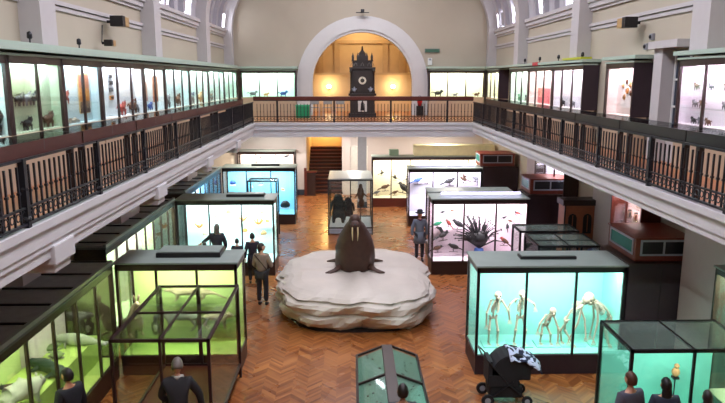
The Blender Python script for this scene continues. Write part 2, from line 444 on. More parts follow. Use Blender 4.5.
# upper gallery cases, left wall (front at X=-5.16, facing +X)
GX = -5.16
gkw = dict(z0=GF, zg0=5.33, zg1=6.42, zt=6.58, frame=WOOD, plinth=CREAMP, roof=LEDGE, ends='nn', cat='wall display case', lampfac=1)
LB = [('#dff2f0', '#e6fbff'), ('#b9c4a8', '#dff6ff'), ('#c9dde2', '#e6f2ff'), ('#e6eef2', '#f2f2ff'), ('#e2eef2', '#eefaff'), ('#d8eaea', '#e8fbff'),
      ('#e4f0ee', '#eafff8'), ('#e0eeea', '#eafff8'), ('#dcece4', '#e4fff2')]
lys = [6.2, 10.1, 12.0, 13.85, 16.7, 18.6, 21.45, 24.3, 27.3, 30.4]
lnp = [4, 2, 2, 3, 2, 3, 3, 3, 3]
ldesc = ['with white glowing back and a small black animal', 'with dark silhouettes on a shelf', 'with tan and orange specimens and skulls', 'very bright white with columns of small mounts',
         'with reddish brown panel against bright glass', 'with three narrow bright panes', 'narrow-paned, bright bluish white', 'narrow-paned and washed out, near the corner', 'at the far left corner of the gallery']
for i in range(9):
    y0, y1 = lys[i], lys[i+1]
    case('L%d' % i, 'gallery_showcase', 'left gallery wall case %s, %s' % (ldesc[i], ORD[i]), (GX, y0+.015, GF), LH, y1-y0-.03, .28, lnp[i],
         back=LB[i][0], lamp=LB[i][1], power=15, group='left gallery wall cases', **gkw)
# right wall (front at X=6.3, facing -X): local x runs towards the camera
RBB = [(12.6, 7.8, 5, '#ecdfe8', '#fbe6ff', 'violet-tinted with rows of small mounts'), (16.2, 14.56, 1, '#ecdcd6', '#ffe8fb', 'single-paned with framed pink-white back'),
       (20.5, 17.75, 3, '#efe9ee', '#fbf0ff', 'three-paned with yellow-green spot at its near end'), (23.3, 20.5, 3, '#f2dfe0', '#fff0f0', 'with red and pink panel'),
       (26.0, 23.3, 3, '#e4efe8', '#f2fff8', 'pale green-white with thin stems'), (30.4, 27.9, 3, '#efeedd', '#fffbe6', 'cream-lit in the far right corner')]
for i, (ya, yb, np_, bk, lm, ds) in enumerate(RBB):
    case('R%d' % i, 'gallery_showcase', 'right gallery wall case %s, %s' % (ds, ORD[i]), (6.3, ya, GF), RH, ya-yb-.03, .36, np_, back=bk, lamp=lm, power=17,
         group='right gallery wall cases', **gkw)
case('F0', 'gallery_showcase', 'far gallery wall case left of the arch with green-white glow', (-5.0, 30.4, GF), 0, 2.5, .5, 3, back='#d9efe4', lamp='#e4fff0', power=15, group='far gallery wall cases', **gkw)
case('F1', 'gallery_showcase', 'far gallery wall case right of the arch with yellow-white glow', (3.65, 30.4, GF), 0, 2.55, .5, 3, back='#efeeda', lamp='#fffbe0', power=15, group='far gallery wall cases', **gkw)

# ledge above the gallery cases
struct('trim_36', MB().box(LU-.02, GX+.12, YN, 30.5, 6.62, 6.72).box(LU-.02, GX+.02, YN, 30.5, 6.72, 6.76), LEDGE)
struct('trim_37', MB().box(6.22, RU+.02, 17.7, 30.5, 6.62, 6.7).box(6.22, RU+.02, 4., 12.7, 6.62, 6.7).box(6.22, RU+.02, 14.4, 16.3, 6.62, 6.7), LEDGE)
struct('trim_38', MB().box(GX, -2.42, 30.3, YF, 6.62, 6.72).box(3.55, 6.3, 30.3, YF, 6.62, 6.72), LEDGE)

# ground floor cases
gk = dict(group='ground floor bay cases')
case('GT', 'display_case', 'green-lit glass case of pale mammals across the left bay nearest the camera', (-4.85, 12.95, 0), 0, 2.5, 1.0, 3, back='#c2d68c', lamp='#faffe4', power=17, innerfloor=mat('lime_floor', '#b4cc6c', .7), **gk)
case('GS', 'display_case', 'long green-lit wall case with crocodile and seal at the lower left', (-4.87, 6.6, 0), LH, 6.3, 1.25, 7, back='#c2d68c', lamp='#f8ffdc', power=11, ends='ww', roof=DARKROOF, innerfloor=mat('lime_floor', '#b4cc6c', .7), **gk)
case('AT', 'display_case', 'white and aqua lit case of small orange specimens across the second left bay', (-5.45, 20., 0), 0, 3.05, 1.1, 3, back='#d4eeee', lamp='#dcffff', power=44, frame=WOODB, **gk)
case('AS', 'display_case', 'wall case with yellow-green glow running back to the aqua case', (-5.47, 14.15, 0), LH, 5.8, .7, 8, back='#dff0c0', lamp='#efffe6', power=30, ends='ww', roof=DARKROOF, **gk)
case('BT', 'display_case', 'blue-lit case across the third left bay', (-5.45, 27.4, 0), 0, 3.1, 1.1, 3, back='#86c8e6', lamp='#d8f2ff', power=34, frame=WOODB, **gk)
case('BS', 'display_case', 'narrow blue-lit wall case running back to the third left bay', (-5.45, 21.2, 0), LH, 6.1, .7, 8, back='#9ccdf0', lamp='#cdeaff', power=30, ends='ww', roof=DARKROOF, **gk)
case('FT', 'display_case', 'pink-white lit case in the far left bay under the gallery', (-5.9, 33.7, 0), 0, 3.0, .9, 3, back='#f0dcd6', lamp='#fff0ec', power=26, frame=WOOD, **gk)
case('ST', 'display_case', 'turquoise-lit glass case of five primate skeletons', (2.62, 12.85, 0), 0, 3.1, 1.15, 3, ends='gn', back='#92d0c6', lamp='#ecfffc', power=22, frame=WOODB, plinth=PURP, zg1=2.24, zt=2.4, **gk)
case('RT', 'display_case', 'pink-lit glass case of birds with a spray of dark plumes', (2.57, 20., 0), 0, 3.05, 1.0, 3, back='#ead4e0', ends='gn', lamp='#fff0fa', power=28, frame=WOOD, plinth=WOOD, **gk)
case('QT', 'display_case', 'lilac-lit glass case of birds behind the pink bird case', (2.45, 27., 0), 0, 3.1, 1.0, 3, back='#e4dcec', ends='gn', lamp='#f6f0ff', power=28, frame=WOODB, **gk)
case('PT', 'display_case', 'cream-lit bird case on red-brown base at the far end', (1.05, 31.2, 0), 0, 5.6, .8, 6, back='#efe2c8', lamp='#fff6e2', power=24, frame=WOOD, plinth=MAHOG, **gk)
case('M1', 'display_case', 'low-roofed glass case of small birds between the pink and lilac bird cases', (2.7, 22.0, 0), 0, 2.9, .9, 3, zg1=2.2, zt=2.36, back='#d8d0dc', lamp='#f4eeff', power=12, frame=WOODB, **gk)
case('WP', 'tall_showcase', 'tall pink-lit wall case of jars and labels beneath the right gallery', (6.66, 16.2, 0), RH, 1.75, .46, 2, back='#f4c8cc', lamp='#ffeef0', power=26, zg1=3.55, zt=3.7, frame=MAHOG, ends='ww', cat='wall display case', group='wall cases under the right gallery')
case('WQ', 'tall_showcase', 'pale lilac-lit wall case beneath the right gallery beyond the first pier', (6.66, 23.2, 0), RH, 3.3, .46, 3, back='#ece4f2', lamp='#f6f0ff', power=22, zg1=3.55, zt=3.7, frame=WOOD, ends='ww', cat='wall display case', group='wall cases under the right gallery')
case('WN', 'tall_showcase', 'pale green-lit wall case at the right edge beside the dark cupboard', (6.66, 11.3, 0), RH, 3.2, .46, 3, back='#dfe8c4', lamp='#fbffe8', power=22, zg1=2.7, zt=2.85, frame=WOOD, ends='ww', cat='wall display case', group='wall cases under the right gallery')
# roof lumber on the case tops: light boxes and slats
def roofbox(key, u0, u1, d0, d1, z, h, m, label, cat='light box', slats=0):
    o, rz, _ = CASES[key]
    t = thing('roof_light_box', label, cat, (o.x, o.y, z), rz, 'boxes on the case roofs')
    MB().box(u0, u1, d0, d1, 0, h, .01).build('housing', m, t)
    MB().box(u0+.03, u1-.03, d0+.03, d1-.03, h, h+.02).build('lid', GREYROOF, t)
    return t
roofbox('GT', .75, 2.1, .35, .95, 2.48, .1, WOODB, 'long black light box on the roof of the green case')
roofbox('AT', 1.5, 2.7, .4, .8, 2.48, .08, WOODB, 'black light box on the roof of the aqua case')
roofbox('BT', 1.2, 2.4, .4, .8, 2.48, .08, WOODB, 'black light box on the roof of the blue case')
roofbox('ST', 1.0, 2.2, .45, .75, 2.4, .06, WOODB, 'flat black light box on the roof of the skeleton case')
for key, lb in (('RT', 'bare lilac-white fluorescent strip on the roof of the pink bird case'), ('QT', 'bare lilac-white fluorescent strip on the roof of the lilac bird case')):
    o, rz, _ = CASES[key]
    t = thing('strip_light', lb, 'strip light', (o.x, o.y, 2.48), 0, 'strip lights on the case roofs')
    MB().box(.3, 2.95, .52, .64, 0, .05).build('batten', WHITEP, t)
    MB().tube([(.35, .5, .09), (2.9, .5, .09)], .03, 8).build('tube', emis('lilac_tube', '#dcd2ff', 4), t)
# roof slats over the left wall cases (rows of louvred lids)
for key, W, lb in (('GS', 6.3, 'dark slatted lid over the long green wall case'), ('AS', 5.8, 'dark slatted lid over the yellow-green wall case'), ('BS', 6.1, 'dark slatted lid over the narrow blue wall case')):
    o, rz, _ = CASES[key]
    t = thing('case_lid', lb, 'lid', (o.x, o.y, 2.48), rz, 'slatted lids on the left wall cases')
    D = 1.3 if key == 'GS' else .7
    MB().box(0, W, .08, D, 0, .04).build('board', mat('grey_louvre_board', '#8d9294', .5, var=.3), t)
    k = 0; bar = None
    x = .3
    while x < W:
        if bar is None: bar = MB().box(-.02, .02, .05, D, .04, .07).build('slat', WOODB, t, loc=(x, 0, 0))
        else: inst(bar, t, (x, 0, 0))
        x += .85
    MB().box(0, W, -.02, .05, 0, .07).build('front_rail', GREYROOF, t)

# service cupboards with red-brown vent boxes on top (right bays)
def cupboard(x0, x1, y, d, lbl, lbl2, boxx0, boxx1, boxy, boxd, h=.5, zt=2.5):
    t = thing('service_cupboard', lbl, 'cupboard', (x0, y, 0), 0, 'dark cupboards beside the right cases')
    MB().box(0, x1-x0, 0, d, 0, zt, .01).build('body', PURP, t)
    MB().box((x1-x0)/2-.006, (x1-x0)/2+.006, -.006, .004, .1, zt-.1).build('door_seam', WOODB, t)
    MB().box(-.02, x1-x0+.0, -.02, d, zt, zt+.03).build('top_board', WOOD, t)
    b = thing('vent_box', lbl2, 'vent box', (boxx0, boxy, zt+.03), 0, 'red-brown vent boxes on the cupboards')
    W = boxx1-boxx0
    MB().box(0, W, 0, boxd, 0, h, .012).build('housing', mat('red_mahogany', '#7c3426', .4, var=.2), b)
    MB().box(-.03, W+.03, -.03, boxd+.03, h, h+.03).build('lid', mat('red_mahogany', '#7c3426', .4, var=.2), b)
    gr = mat('pale_grey_frame', '#a7abba', .4); dk = mat('dark_vent', '#14141c', .4)
    z0, z1 = h*.34, h*.88
    f = MB()
    for a0, a1, c0, c1 in ((.1, W-.1, z1, z1+.04), (.1, W-.1, z0-.04, z0), (.1, .14, z0, z1), (W-.14, W-.1, z0, z1), (W/2-.02, W/2+.02, z0, z1)): f.box(a0, a1, -.02, 0, c0, c1)
    f = f.build('grille_frame', gr, b)
    MB().box(.14, W-.14, -.008, 0, z0, z1).build('grille', dk, f)
    f = MB()
    for a0, a1, c0, c1 in ((.1, boxd-.1, z1, z1+.04), (.1, boxd-.1, z0-.04, z0), (.1, .14, z0, z1), (boxd-.14, boxd-.1, z0, z1)): f.box(-.02, 0, a0, a1, c0, c1)
    f = f.build('side_window_frame', gr, b)
    MB().box(-.008, 0, .14, boxd-.14, z0, z1).build('side_window', mat('teal_glass', '#3f8a80', .15), f)
cupboard(5.76, 7.14, 12.85, 1.6, 'tall dark aubergine cupboard right of the skeleton case', 'red-brown vent box with two grilles on the cupboard by the skeleton case', 5.93, 7.12, 13.0, 1.4, .48, 2.4)
cupboard(5.67, 7.1, 20.3, 1.2, 'tall dark cupboard right of the pink bird case', 'red-brown vent box on the cupboard by the pink bird case', 5.78, 7.08, 20.5, 1.1, .46)
cupboard(5.62, 7.1, 27.1, 1.2, 'dark cupboard right of the lilac bird case', 'red-brown vent box on the farthest dark cupboard', 5.5, 6.95, 27.2, 1.1, .5)
# wooden cabinet with two arched openings
t = thing('arched_cabinet', 'orange-brown wooden cabinet with two dark arched openings below the right gallery', 'cabinet', (5.98, 17.7, 0), 0)
OW = mat('orange_brown_wood', '#9a5a3c', .45, var=.25)
MB().box(0, .9, 0, .5, 0, 2.7).build('body', OW, t)
MB().box(-.06, .95, -.06, .5, 2.7, 2.86, .01).build('cornice', WOOD, t)
for k in range(2):
    cx = .24+.42*k; poly = [(cx-.12, 1.9), (cx+.12, 1.9), (cx+.12, 2.35)] + [(cx+.12*math.cos(a), 2.35+.12*math.sin(a)) for a in (PI/4, PI/2, 3*PI/4)] + [(cx-.12, 2.35)]
    MB().prism(poly, -.015, .01).build('arched_opening', WOODB, t)
    MB().tube([(cx, -.02, 1.95), (cx, -.02, 2.42)], .012, 6).build('baluster', OW, t)
MB().box(0, .04, -.02, .02, 0, 2.7).box(.86, .9, -.02, .02, 0, 2.7).build('pilaster', WOOD, t)
# cream pelmet box over the far cases, right side
tag(MB().box(3.1, 7.0, 31.3, 32.0, 2.5, 3.0, .01).build('cream_cupboard', mat('cream_paint', '#d8cfa4', .5), None), 'long cream-painted box on top of the far bird case', 'box')
tag(MB().box(1.9, 2.35, 31.4, 31.8, 2.5, 2.78, .01).build('storage_box', mat('grey_green_card', '#7d9480', .6), None), 'small grey-green box on the far bird case roof', 'box')

# ------------------------------------------------------------------ glass vitrines on posts
def vitrine(label, x0, x1, y0, y1, z=2.2, zf=.42, mid=1, m=WOODB, gm=GLASS, base=True, group='freestanding glass vitrines', cross=1, bm_=None, fl=None, top=None):
    t = thing('glass_vitrine', label, 'vitrine', (x0, y0, 0), 0, group)
    W, D, s = x1-x0, y1-y0, .05
    p = MB().box(0, s, 0, s, 0, z).build('corner_post', m, t)
    for a, b in ((W-s, 0), (0, D-s), (W-s, D-s)): inst(p, t, (a, b, 0))
    for nm, zz in (('top_rail', z-s), ('bottom_rail', zf-.03)):
        r = MB(); r.box(0, W, 0, s, zz, zz+s).box(0, W, D-s, D, zz, zz+s).box(0, s, 0, D, zz, zz+s).box(W-s, W, 0, D, zz, zz+s)
        r.build(nm, m, t)
    if cross:
        MB().box(0, W, D*.45-.018, D*.45+.018, z-.035, z).build('cross_bar', m, t)
    if mid:
        MB().box(W*.5-.018, W*.5+.018, 0, D, z-.035, z).build('roof_bar', m, t)
        q = MB().box(W*.5-.02, W*.5+.02, .005, .045, zf, z-s).build('mullion', m, t); inst(q, t, (0, D-s, 0))
    MB().box(s, W-s, .02, .028, zf, z-s).build('front_pane', gm, t)
    MB().box(s, W-s, D-.028, D-.02, zf, z-s).build('back_pane', gm, t)
    MB().box(.02, .028, s, D-s, zf, z-s).build('side_pane', gm, t)
    MB().box(W-.028, W-.02, s, D-s, zf, z-s).build('side_pane', gm, t)
    MB().box(s, W-s, s, D-s, z-.02, z-.012).build('top_pane', top or GLASS_DUSTY, t)
    MB().box(.02, W-.02, .02, D-.02, zf-.08, zf-.02).build('case_floor', fl or WOOD, t)
    if base: MB().box(.03, W-.03, .03, D-.03, .06, zf-.08).build('plinth', bm_ or PURP, t)
    return t
vitrine('dark-framed empty glass vitrine standing before the green case', -3.93, -2.3, 10.0, 12.85, z=2.03, base=False, top=GLASS, zf=.3, mid=1, m=mat('dark_red_brown_frame', '#2e1a1c', .4), fl=MAHOG)
vitrine('black-framed turquoise-floored glass vitrine in the lower right corner', 4.4, 6.45, 9.5, 10.8, z=2.0, zf=.4, m=WOODB, mid=1, cross=0, fl=mat('turquoise_felt', '#72c4b2', .8), bm_=mat('turquoise_paint', '#3f9c8c', .6))
vitrine('low black-framed glass vitrine behind the skeleton case roof', 4.55, 6.1, 15.2, 16.5, mid=1, cross=1)
vitrine('black-framed glass vitrine before the arched wooden cabinet', 4.5, 6.1, 16.75, 17.6, mid=0, cross=0)
vitrine('narrow glass vitrine standing before the blue case', -4.0, -2.85, 24.9, 25.7, z=2.3, zf=.9, mid=0, cross=0, fl=WOODB)
tv = vitrine('tall grey-roofed glass vitrine in the middle of the hall behind the walrus', -.9, .9, 25.4, 27.7, z=2.25, zf=.3, mid=1, cross=0, m=mat('steel_dark_frame', '#25292c', .35), fl=mat('pale_grey_board', '#b9bfc6', .6), bm_=mat('light_grey_plinth', '#9aa0a8', .6))
MB().box(.03, 1.77, .03, 2.27, 2.25, 2.29).build('roof_panel', mat('frosted_grey_roof', '#9aa09e', .35), tv)

# ------------------------------------------------------------------ the sloping table case in the foreground
t = thing('table_case', 'dark wooden table case with green glass slopes on the parquet at bottom centre', 'table case', (.69, 9.35, 0), 0)
W2, D, ze, zr = .6, 2.45, .92, 1.12
GREENP = mat('sea_green_baize', '#6f9e88', .8, var=.2, scale=12)
MB().box(-W2, W2, 0, D, .62, .86).build('tray', WOOD, t)
for sx in (-1, 1):
    for yy in (.04, D-.1):
        MB().tube([(sx*(W2-.06), yy+.03, 0), (sx*(W2-.06), yy+.03, .3), (sx*(W2-.06), yy+.03, .62)], [.025, .035, .045], 8).build('leg', WOOD, t)
    poly = [(sx*.08, zr-.03), (sx*(W2-.04), ze-.03), (sx*(W2-.04), .86), (sx*.08, .86)]
    MB().prism(poly, .05, D-.05).build('baize_slope', GREENP, t)
    fr = MB()
    for y0, y1 in ((0, .045), (D/2-.02, D/2+.02), (D-.045, D)):
        fr.prism([(sx*.09, zr-.02), (sx*W2, ze-.02), (sx*W2, ze+.02), (sx*.09, zr+.02)], y0, y1)
    fr.prism([(sx*(W2-.04), .86), (sx*W2, .86), (sx*W2, ze+.02), (sx*(W2-.04), ze+.035)], 0, D)
    fr.build('lid_frame', WOOD, t)
    MB().prism([(sx*.09, zr+.0), (sx*(W2-.03), ze+.005), (sx*(W2-.03), ze+.011), (sx*.09, zr+.006)], .03, D-.03).build('glass_lid', GLASS, t)
MB().box(-.1, .1, 0, D, .86, zr+.03, .01).build('ridge_board', WOOD, t)
for k in range(26):
    sx = 1 if k % 2 else -1
    u = rnd.uniform(.16, .5); yy = rnd.uniform(.1, D-.1); z = zr-.03-(u-.08)*(zr-ze)/(W2-.12)
    if abs(yy-D/2) < .05: yy += .1
    s_ = rnd.uniform(.012, .022)
    sh = MB().ell((0, 0, 0), (s_, s_*1.4, s_*.6), seg=6, rings=4).build('shell_specimen', mat('shell_dark', '#3d4a3c', .6), None, True)
    sh.location = (.69+sx*u, 9.35+yy, z+.006); sh.rotation_euler = (0, sx*R(19), rnd.random()*3)
    tag(sh, 'tiny dark shell lying on the green baize of the table case', 'shell', 'small shells in the table case')

# ------------------------------------------------------------------ balustrades and desk cases
def baluster_mesh():
    mb = MB().box(-.011, .011, -.011, .011, .04, .72)
    mb.box(-.018, .018, -.018, .018, .4, .43)
    r = .045
    pts = [(0, r*math.cos(a), .15+r*math.sin(a)) for a in [2*PI*k/10 for k in range(11)]]
    mb.tube([(p[0], p[1]+.075, p[2]) for p in pts], .009, 4)
    return mb
def post_mesh(h): return MB().box(-.035, .035, -.035, .035, 0, h).ell((0, 0, .1), (.055, .055, .05), seg=8, rings=6).ell((0, 0, .45), (.048, .048, .04), seg=8, rings=6)
def balustrade(label, org, rz, L, h, step, rail=False):
    t = thing('balustrade', label, 'balustrade', org, rz)
    MB().box(-.025, .025, 0, L, .03, .06).box(-.02, .02, 0, L, .22, .245).box(-.02, .02, 0, L, h-.03, h).build('rails', IRON, t)
    if rail: MB().box(-.1, .1, 0, L, h, h+.14, .012).build('handrail', MAHOG, t)
    n = int(L/step); bo = None; rest = None; cnt = 0
    stuff = MB()
    for k in range(n):
        y = .06+k*step
        if k < 100:
            if bo is None: bo = baluster_mesh().build('baluster', IRON, t, loc=(0, y, 0)); me = bo.data
            else: inst(bo, t, (0, y, 0))
        else:
            stuff.box(-.011, .011, y-.011, y+.011, .04, h-.02).box(-.012, .012, y+.03, y+.12, .11, .2); cnt += 1
    if cnt: stuff.build('distant_balusters', IRON, t, kind='stuff')
    else: stuff.bm.free()
    po = None; y = 1.0
    while y < L:
        if po is None: po = post_mesh(h).build('iron_post', IRON, t, loc=(0, y, 0))
        else: inst(po, t, (0, y, 0))
        y += 2.2
    return t
HB = .8
balustrade('black iron balustrade with scrolls along the left gallery edge', (GL+.0, 6.4, GF+.03), 0, 19.0, HB, .135)
balustrade('black iron balustrade with scrolls along the right gallery edge', (GR-.0, 7.0, GF+.03), 0, 18.4, HB, .135)
fb = balustrade('iron balustrade with mahogany handrail across the far end of the hall', (GR+.0, 25.45, GF+.03), PI/2, GR-GL, .86, .13, rail=True)
# desk cases on the gallery edge behind the balustrades
deskpairs = []
for sd in (-1, 1):
    x0 = GL-.06 if sd < 0 else GR+.06
    y = 4.6; i = 0; proto = None
    while y < 23.2:
        L = 2.35
        w1 = ORD[i] if i < len(ORD) else ORD[-1]
        lb = ('long brown desk case with glass top on the %s gallery rail, %s' % ('left' if sd < 0 else 'right', w1))
        if proto is None:
            t = thing('desk_case', lb, 'desk case', (x0, y, GF), 0, '%s gallery desk cases' % ('left' if sd < 0 else 'right'))
            s = sd
            def bx(mb, a, b, *r): 
                p, q = sorted((s*a, s*b)); return mb.box(p, q, *r)
            bx(MB(), 0, .56, 0, L-.02, .82, .86).build('tray', BROWN_LIT if sd < 0 else WOODB, t)  # same wood both sides: left coloured as lit brown, right as shaded black
            bx(MB(), 0, .025, 0, L-.02, .86, .99).build('front_board', BROWN_LIT if sd < 0 else WOODB, t)
            bx(MB(), .535, .56, 0, L-.02, .86, .99).build('back_board', BROWN_LIT if sd < 0 else WOODB, t)
            [bx(MB(), 0, .56, q0, q0+.03, .86, .99).build('divider', WOODB, t) for q0 in (0, L-.05, L/2-.02)]
            bx(MB(), .025, .535, .03, L-.05, .86, .875).build('lining', mat('cream_lining', '#c8c6c0', .7), t)
            bx(MB(), .01, .55, .01, L-.03, .985, .993).build('glass_top', glassmat('desk_glass', '#d8e4e4', .5), t)
            for yy in (.1, L-.3):
                bx(MB(), .06, .13, yy, yy+.1, .0, .82).build('support_panel', WOOD, t)
            proto = t
        else:
            t = copy_tree(proto); t['label'] = lb; t.location = (x0, y, GF)
        deskpairs.append((sd, x0, y, i))
        y += L; i += 1

# ------------------------------------------------------------------ walrus and its pedestal
SKINW = mat('walrus_hide', '#40261a', .6, var=.35, scale=8, bump=.5)
ICE = mat('painted_ice_plaster', '#c2b9b0', .55, var=.16, scale=1.6, bump=.6)
prof = [(0, .87), (.06, .89), (.16, .95), (.3, .99), (.42, 1.0), (.47, .965), (.53, 1.0), (.66, 1.03), (.74, 1.02), (.79, .965), (.84, .985), (.91, .93), (.96, .86), (1.0, .74), (1.0, .5), (1.02, .2)]
mb = MB(); sg = 84; rg = []
ph = [rnd.uniform(0, 6.28) for _ in range(12)]
for z, r in prof:
    ring = []
    for k in range(sg):
        a = 2*PI*k/sg
        nz = .03*math.sin(3*a+ph[0]+z*2)+.025*math.sin(7*a+ph[1]+z*5)+.02*math.sin(13*a+ph[2]-z*9)+.02*rnd.uniform(-1, 1)*math.sin(21*a+z*6)
        sup = (abs(math.cos(a))**3.0+abs(math.sin(a))**3.0)**(-1/3.0)
        rr = r*(1+nz)*sup
        zz = z+.03*math.sin(5*a+ph[3])*(0.1 < z) + (.02*math.sin(9*a+ph[4]) if z > .5 else 0)
        ring.append(mb.bm.verts.new((2.12*rr*math.cos(a)*.97, 2.56*rr*math.sin(a)*.95, max(0, zz))))
    rg.append(ring)
for a, b in zip(rg, rg[1:]):
    for k in range(sg): mb.bm.faces.new((a[k], a[(k+1) % sg], b[(k+1) % sg], b[k]))
mb.bm.faces.new(rg[0][::-1]); mb.bm.faces.new(rg[-1])
pt = thing('iceberg_plinth', 'big layered off-white plaster iceberg plinth in the middle of the floor', 'plinth', (.15, 17.42, 0))
mb.build('ice_block', ICE, pt, False)
MB().prism([(1.86*math.cos(2*PI*k/24)*((abs(math.cos(2*PI*k/24))**3+abs(math.sin(2*PI*k/24))**3)**(-1/3)), 2.2*math.sin(2*PI*k/24)*((abs(math.cos(2*PI*k/24))**3+abs(math.sin(2*PI*k/24))**3)**(-1/3))) for k in range(24)], .0, .07, 'z').build('shadow_base', WOODB, pt)  # recessed foot in black, drawing the shadow under the ice block

wt = thing('walrus', 'overstuffed brown walrus sitting upright on the iceberg plinth, facing the camera', 'walrus', (.12, 17.35, 1.0))
lv = [(0, .57, -.36, 1.7), (.12, .59, -.42, 1.75), (.35, .585, -.46, 1.6), (.6, .56, -.47, 1.2), (.8, .50, -.46, .85), (.98, .42, -.45, .6), (1.15, .33, -.44, .4), (1.28, .25, -.44, .24), (1.38, .18, -.45, .12), (1.47, .15, -.46, .03), (1.53, .12, -.44, -.04), (1.58, .07, -.38, -.12), (1.6, .02, -.3, -.2)]
mb = MB(); rings = []
for z, w, yf, yb in lv:
    ym, yr = (yf+yb)/2, (yb-yf)/2
    ring = []
    for k in range(28):
        a = 2*PI*k/28; e = 2.5
        s = (abs(math.cos(a))**e+abs(math.sin(a))**e)**(-1/e)
        wob = 1+.02*math.sin(9*a+z*14)
        # the rear of the body narrows
        yv = ym+yr*s*math.sin(a)*wob; tt = max(0, (yv-.1)/1.7)
        ring.append(mb.bm.verts.new((w*s*math.cos(a)*wob*(1-.45*tt), yv, max(0, z+.015*math.sin(z*30)))))
    rings.append(ring)
for a, b in zip(rings, rings[1:]):
    for k in range(28): mb.bm.faces.new((a[k], a[(k+1) % 28], b[(k+1) % 28], b[k]))
mb.bm.faces.new(rings[0][::-1]); mb.bm.faces.new(rings[-1])
mb.ell((0, -.5, 1.38), (.14, .12, .1)).ell((-.06, -.55, 1.36), (.075, .08, .075)).ell((.06, -.55, 1.36), (.075, .08, .075))
mb.build('body', SKINW, wt, True)
IV = mat('ivory', '#cbb588', .4)
for sx in (-1, 1):
    MB().tube([(sx*.07, -.6, 1.33), (sx*.075, -.66, 1.18), (sx*.07, -.67, 1.08), (sx*.065, -.65, .97)], [.02, .019, .015, .006], 8).build('tusk', IV, wt, True)
    MB().ell((sx*.1, -.48, 1.47), (.02, .02, .02), seg=8, rings=6).build('eye', WOODB, wt, True)
    MB().tube([(sx*.4, -.25, .16), (sx*.55, -.34, .07), (sx*.68, -.42, .04), (sx*.8, -.46, .03)], [.09, .06, .055, .02], 10, flat=.35).build('fore_flipper', SKINW, wt, True)
    MB().tube([(sx*.35, .5, .15), (sx*.58, .6, .08), (sx*.8, .66, .04)], [.09, .06, .02], 10, flat=.35).build('hind_flipper', SKINW, wt, True)
MB().ell((0, -.64, 1.4), (.035, .02, .02), seg=8, rings=6).build('nose', WOODB, wt, True)

# ------------------------------------------------------------------ apostle clock
ct = thing('gothic_clock', 'tall dark carved gothic clock tower under the white arch', 'clock', (.55, 29.6, GF))
CW = mat('carved_dark_oak', '#231914', .45, var=.4, bump=.3)
MB().box(-.62, .62, -.3, .3, 0, .18, .01).box(-.55, .55, -.25, .25, .18, .95, .01).box(-.62, .62, -.3, .3, .95, 1.05, .01).build('base_cabinet', CW, ct)
MB().box(-.5, .5, -.22, .22, 1.05, 2.1, .01).box(-.58, .58, -.27, .27, 2.1, 2.2, .01).build('tower', CW, ct)
cr = MB().box(-.44, .44, -.2, .2, 2.2, 2.45).box(-.48, .48, -.23, .23, 2.45, 2.5)
for x in (-.42, -.2, .2, .42):
    cr.box(x-.05, x+.05, -.16, -.06, 2.5, 2.65); cr.lathe([(.06, 0), (.04, .06), (.0, .2)], (x, -.11, 2.65), 6)
cr.box(-.15, .15, -.15, .15, 2.5, 2.78).lathe([(.19, 0), (.12, .08), (.05, .16), (.02, .34), (.0, .36)], (0, 0, 2.78), 8)
cr.build('spired_crest', CW, ct)
for x in (-.5, .5):
    MB().lathe([(.07, 0), (.07, .1), (.045, .14), (.045, .9), (.07, .95), (.07, 1.05)], (x, -.24, 1.05), 10).build('side_column', CW, ct, True)
dl = MB().tube([(0, -.25, 1.62), (0, -.22, 1.62)], .17, 20).build('dial', mat('pale_dial', '#cfc8b4', .5), ct)
MB().tube([(0, -.26, 1.62), (0, -.25, 1.62)], .09, 16).build('dial_centre', CW, dl)
MB().box(-.006, .006, -.27, -.26, 1.62, 1.76).box(0, .1, -.27, -.26, 1.615, 1.628).build('hands', WOODB, dl)
SIL = mat('silver_grey_carving', '#8f95a0', .4)
for x in (-.36, .36):
    MB().ell((x, -.26, 1.2), (.07, .05, .09)).ell((x, -.27, 1.3), (.04, .04, .05)).ell((x-.07, -.26, 1.25), (.05, .03, .03)).ell((x+.07, -.26, 1.25), (.05, .03, .03)).build('carved_figure', SIL, ct, True)
MB().box(-.2, .2, -.27, -.25, .25, .88).build('notice_panel', mat('white_card', '#c8c6be', .6), ct)
MB().prism([(-.09, .3), (.09, .3), (.06, .62), (0, .78), (-.06, .62)], -.29, -.27).build('dark_emblem', WOODB, ct)
arc = MB()
for x in (-.45, -.3, 0, .3, .45): arc.tube([(x-.06, -.22, 2.25), (x-.05, -.22, 2.33), (x, -.22, 2.4), (x+.05, -.22, 2.33), (x+.06, -.22, 2.25)], .012, 5)
arc.build('tracery', mat('grey_tracery', '#6a665e', .5), ct)

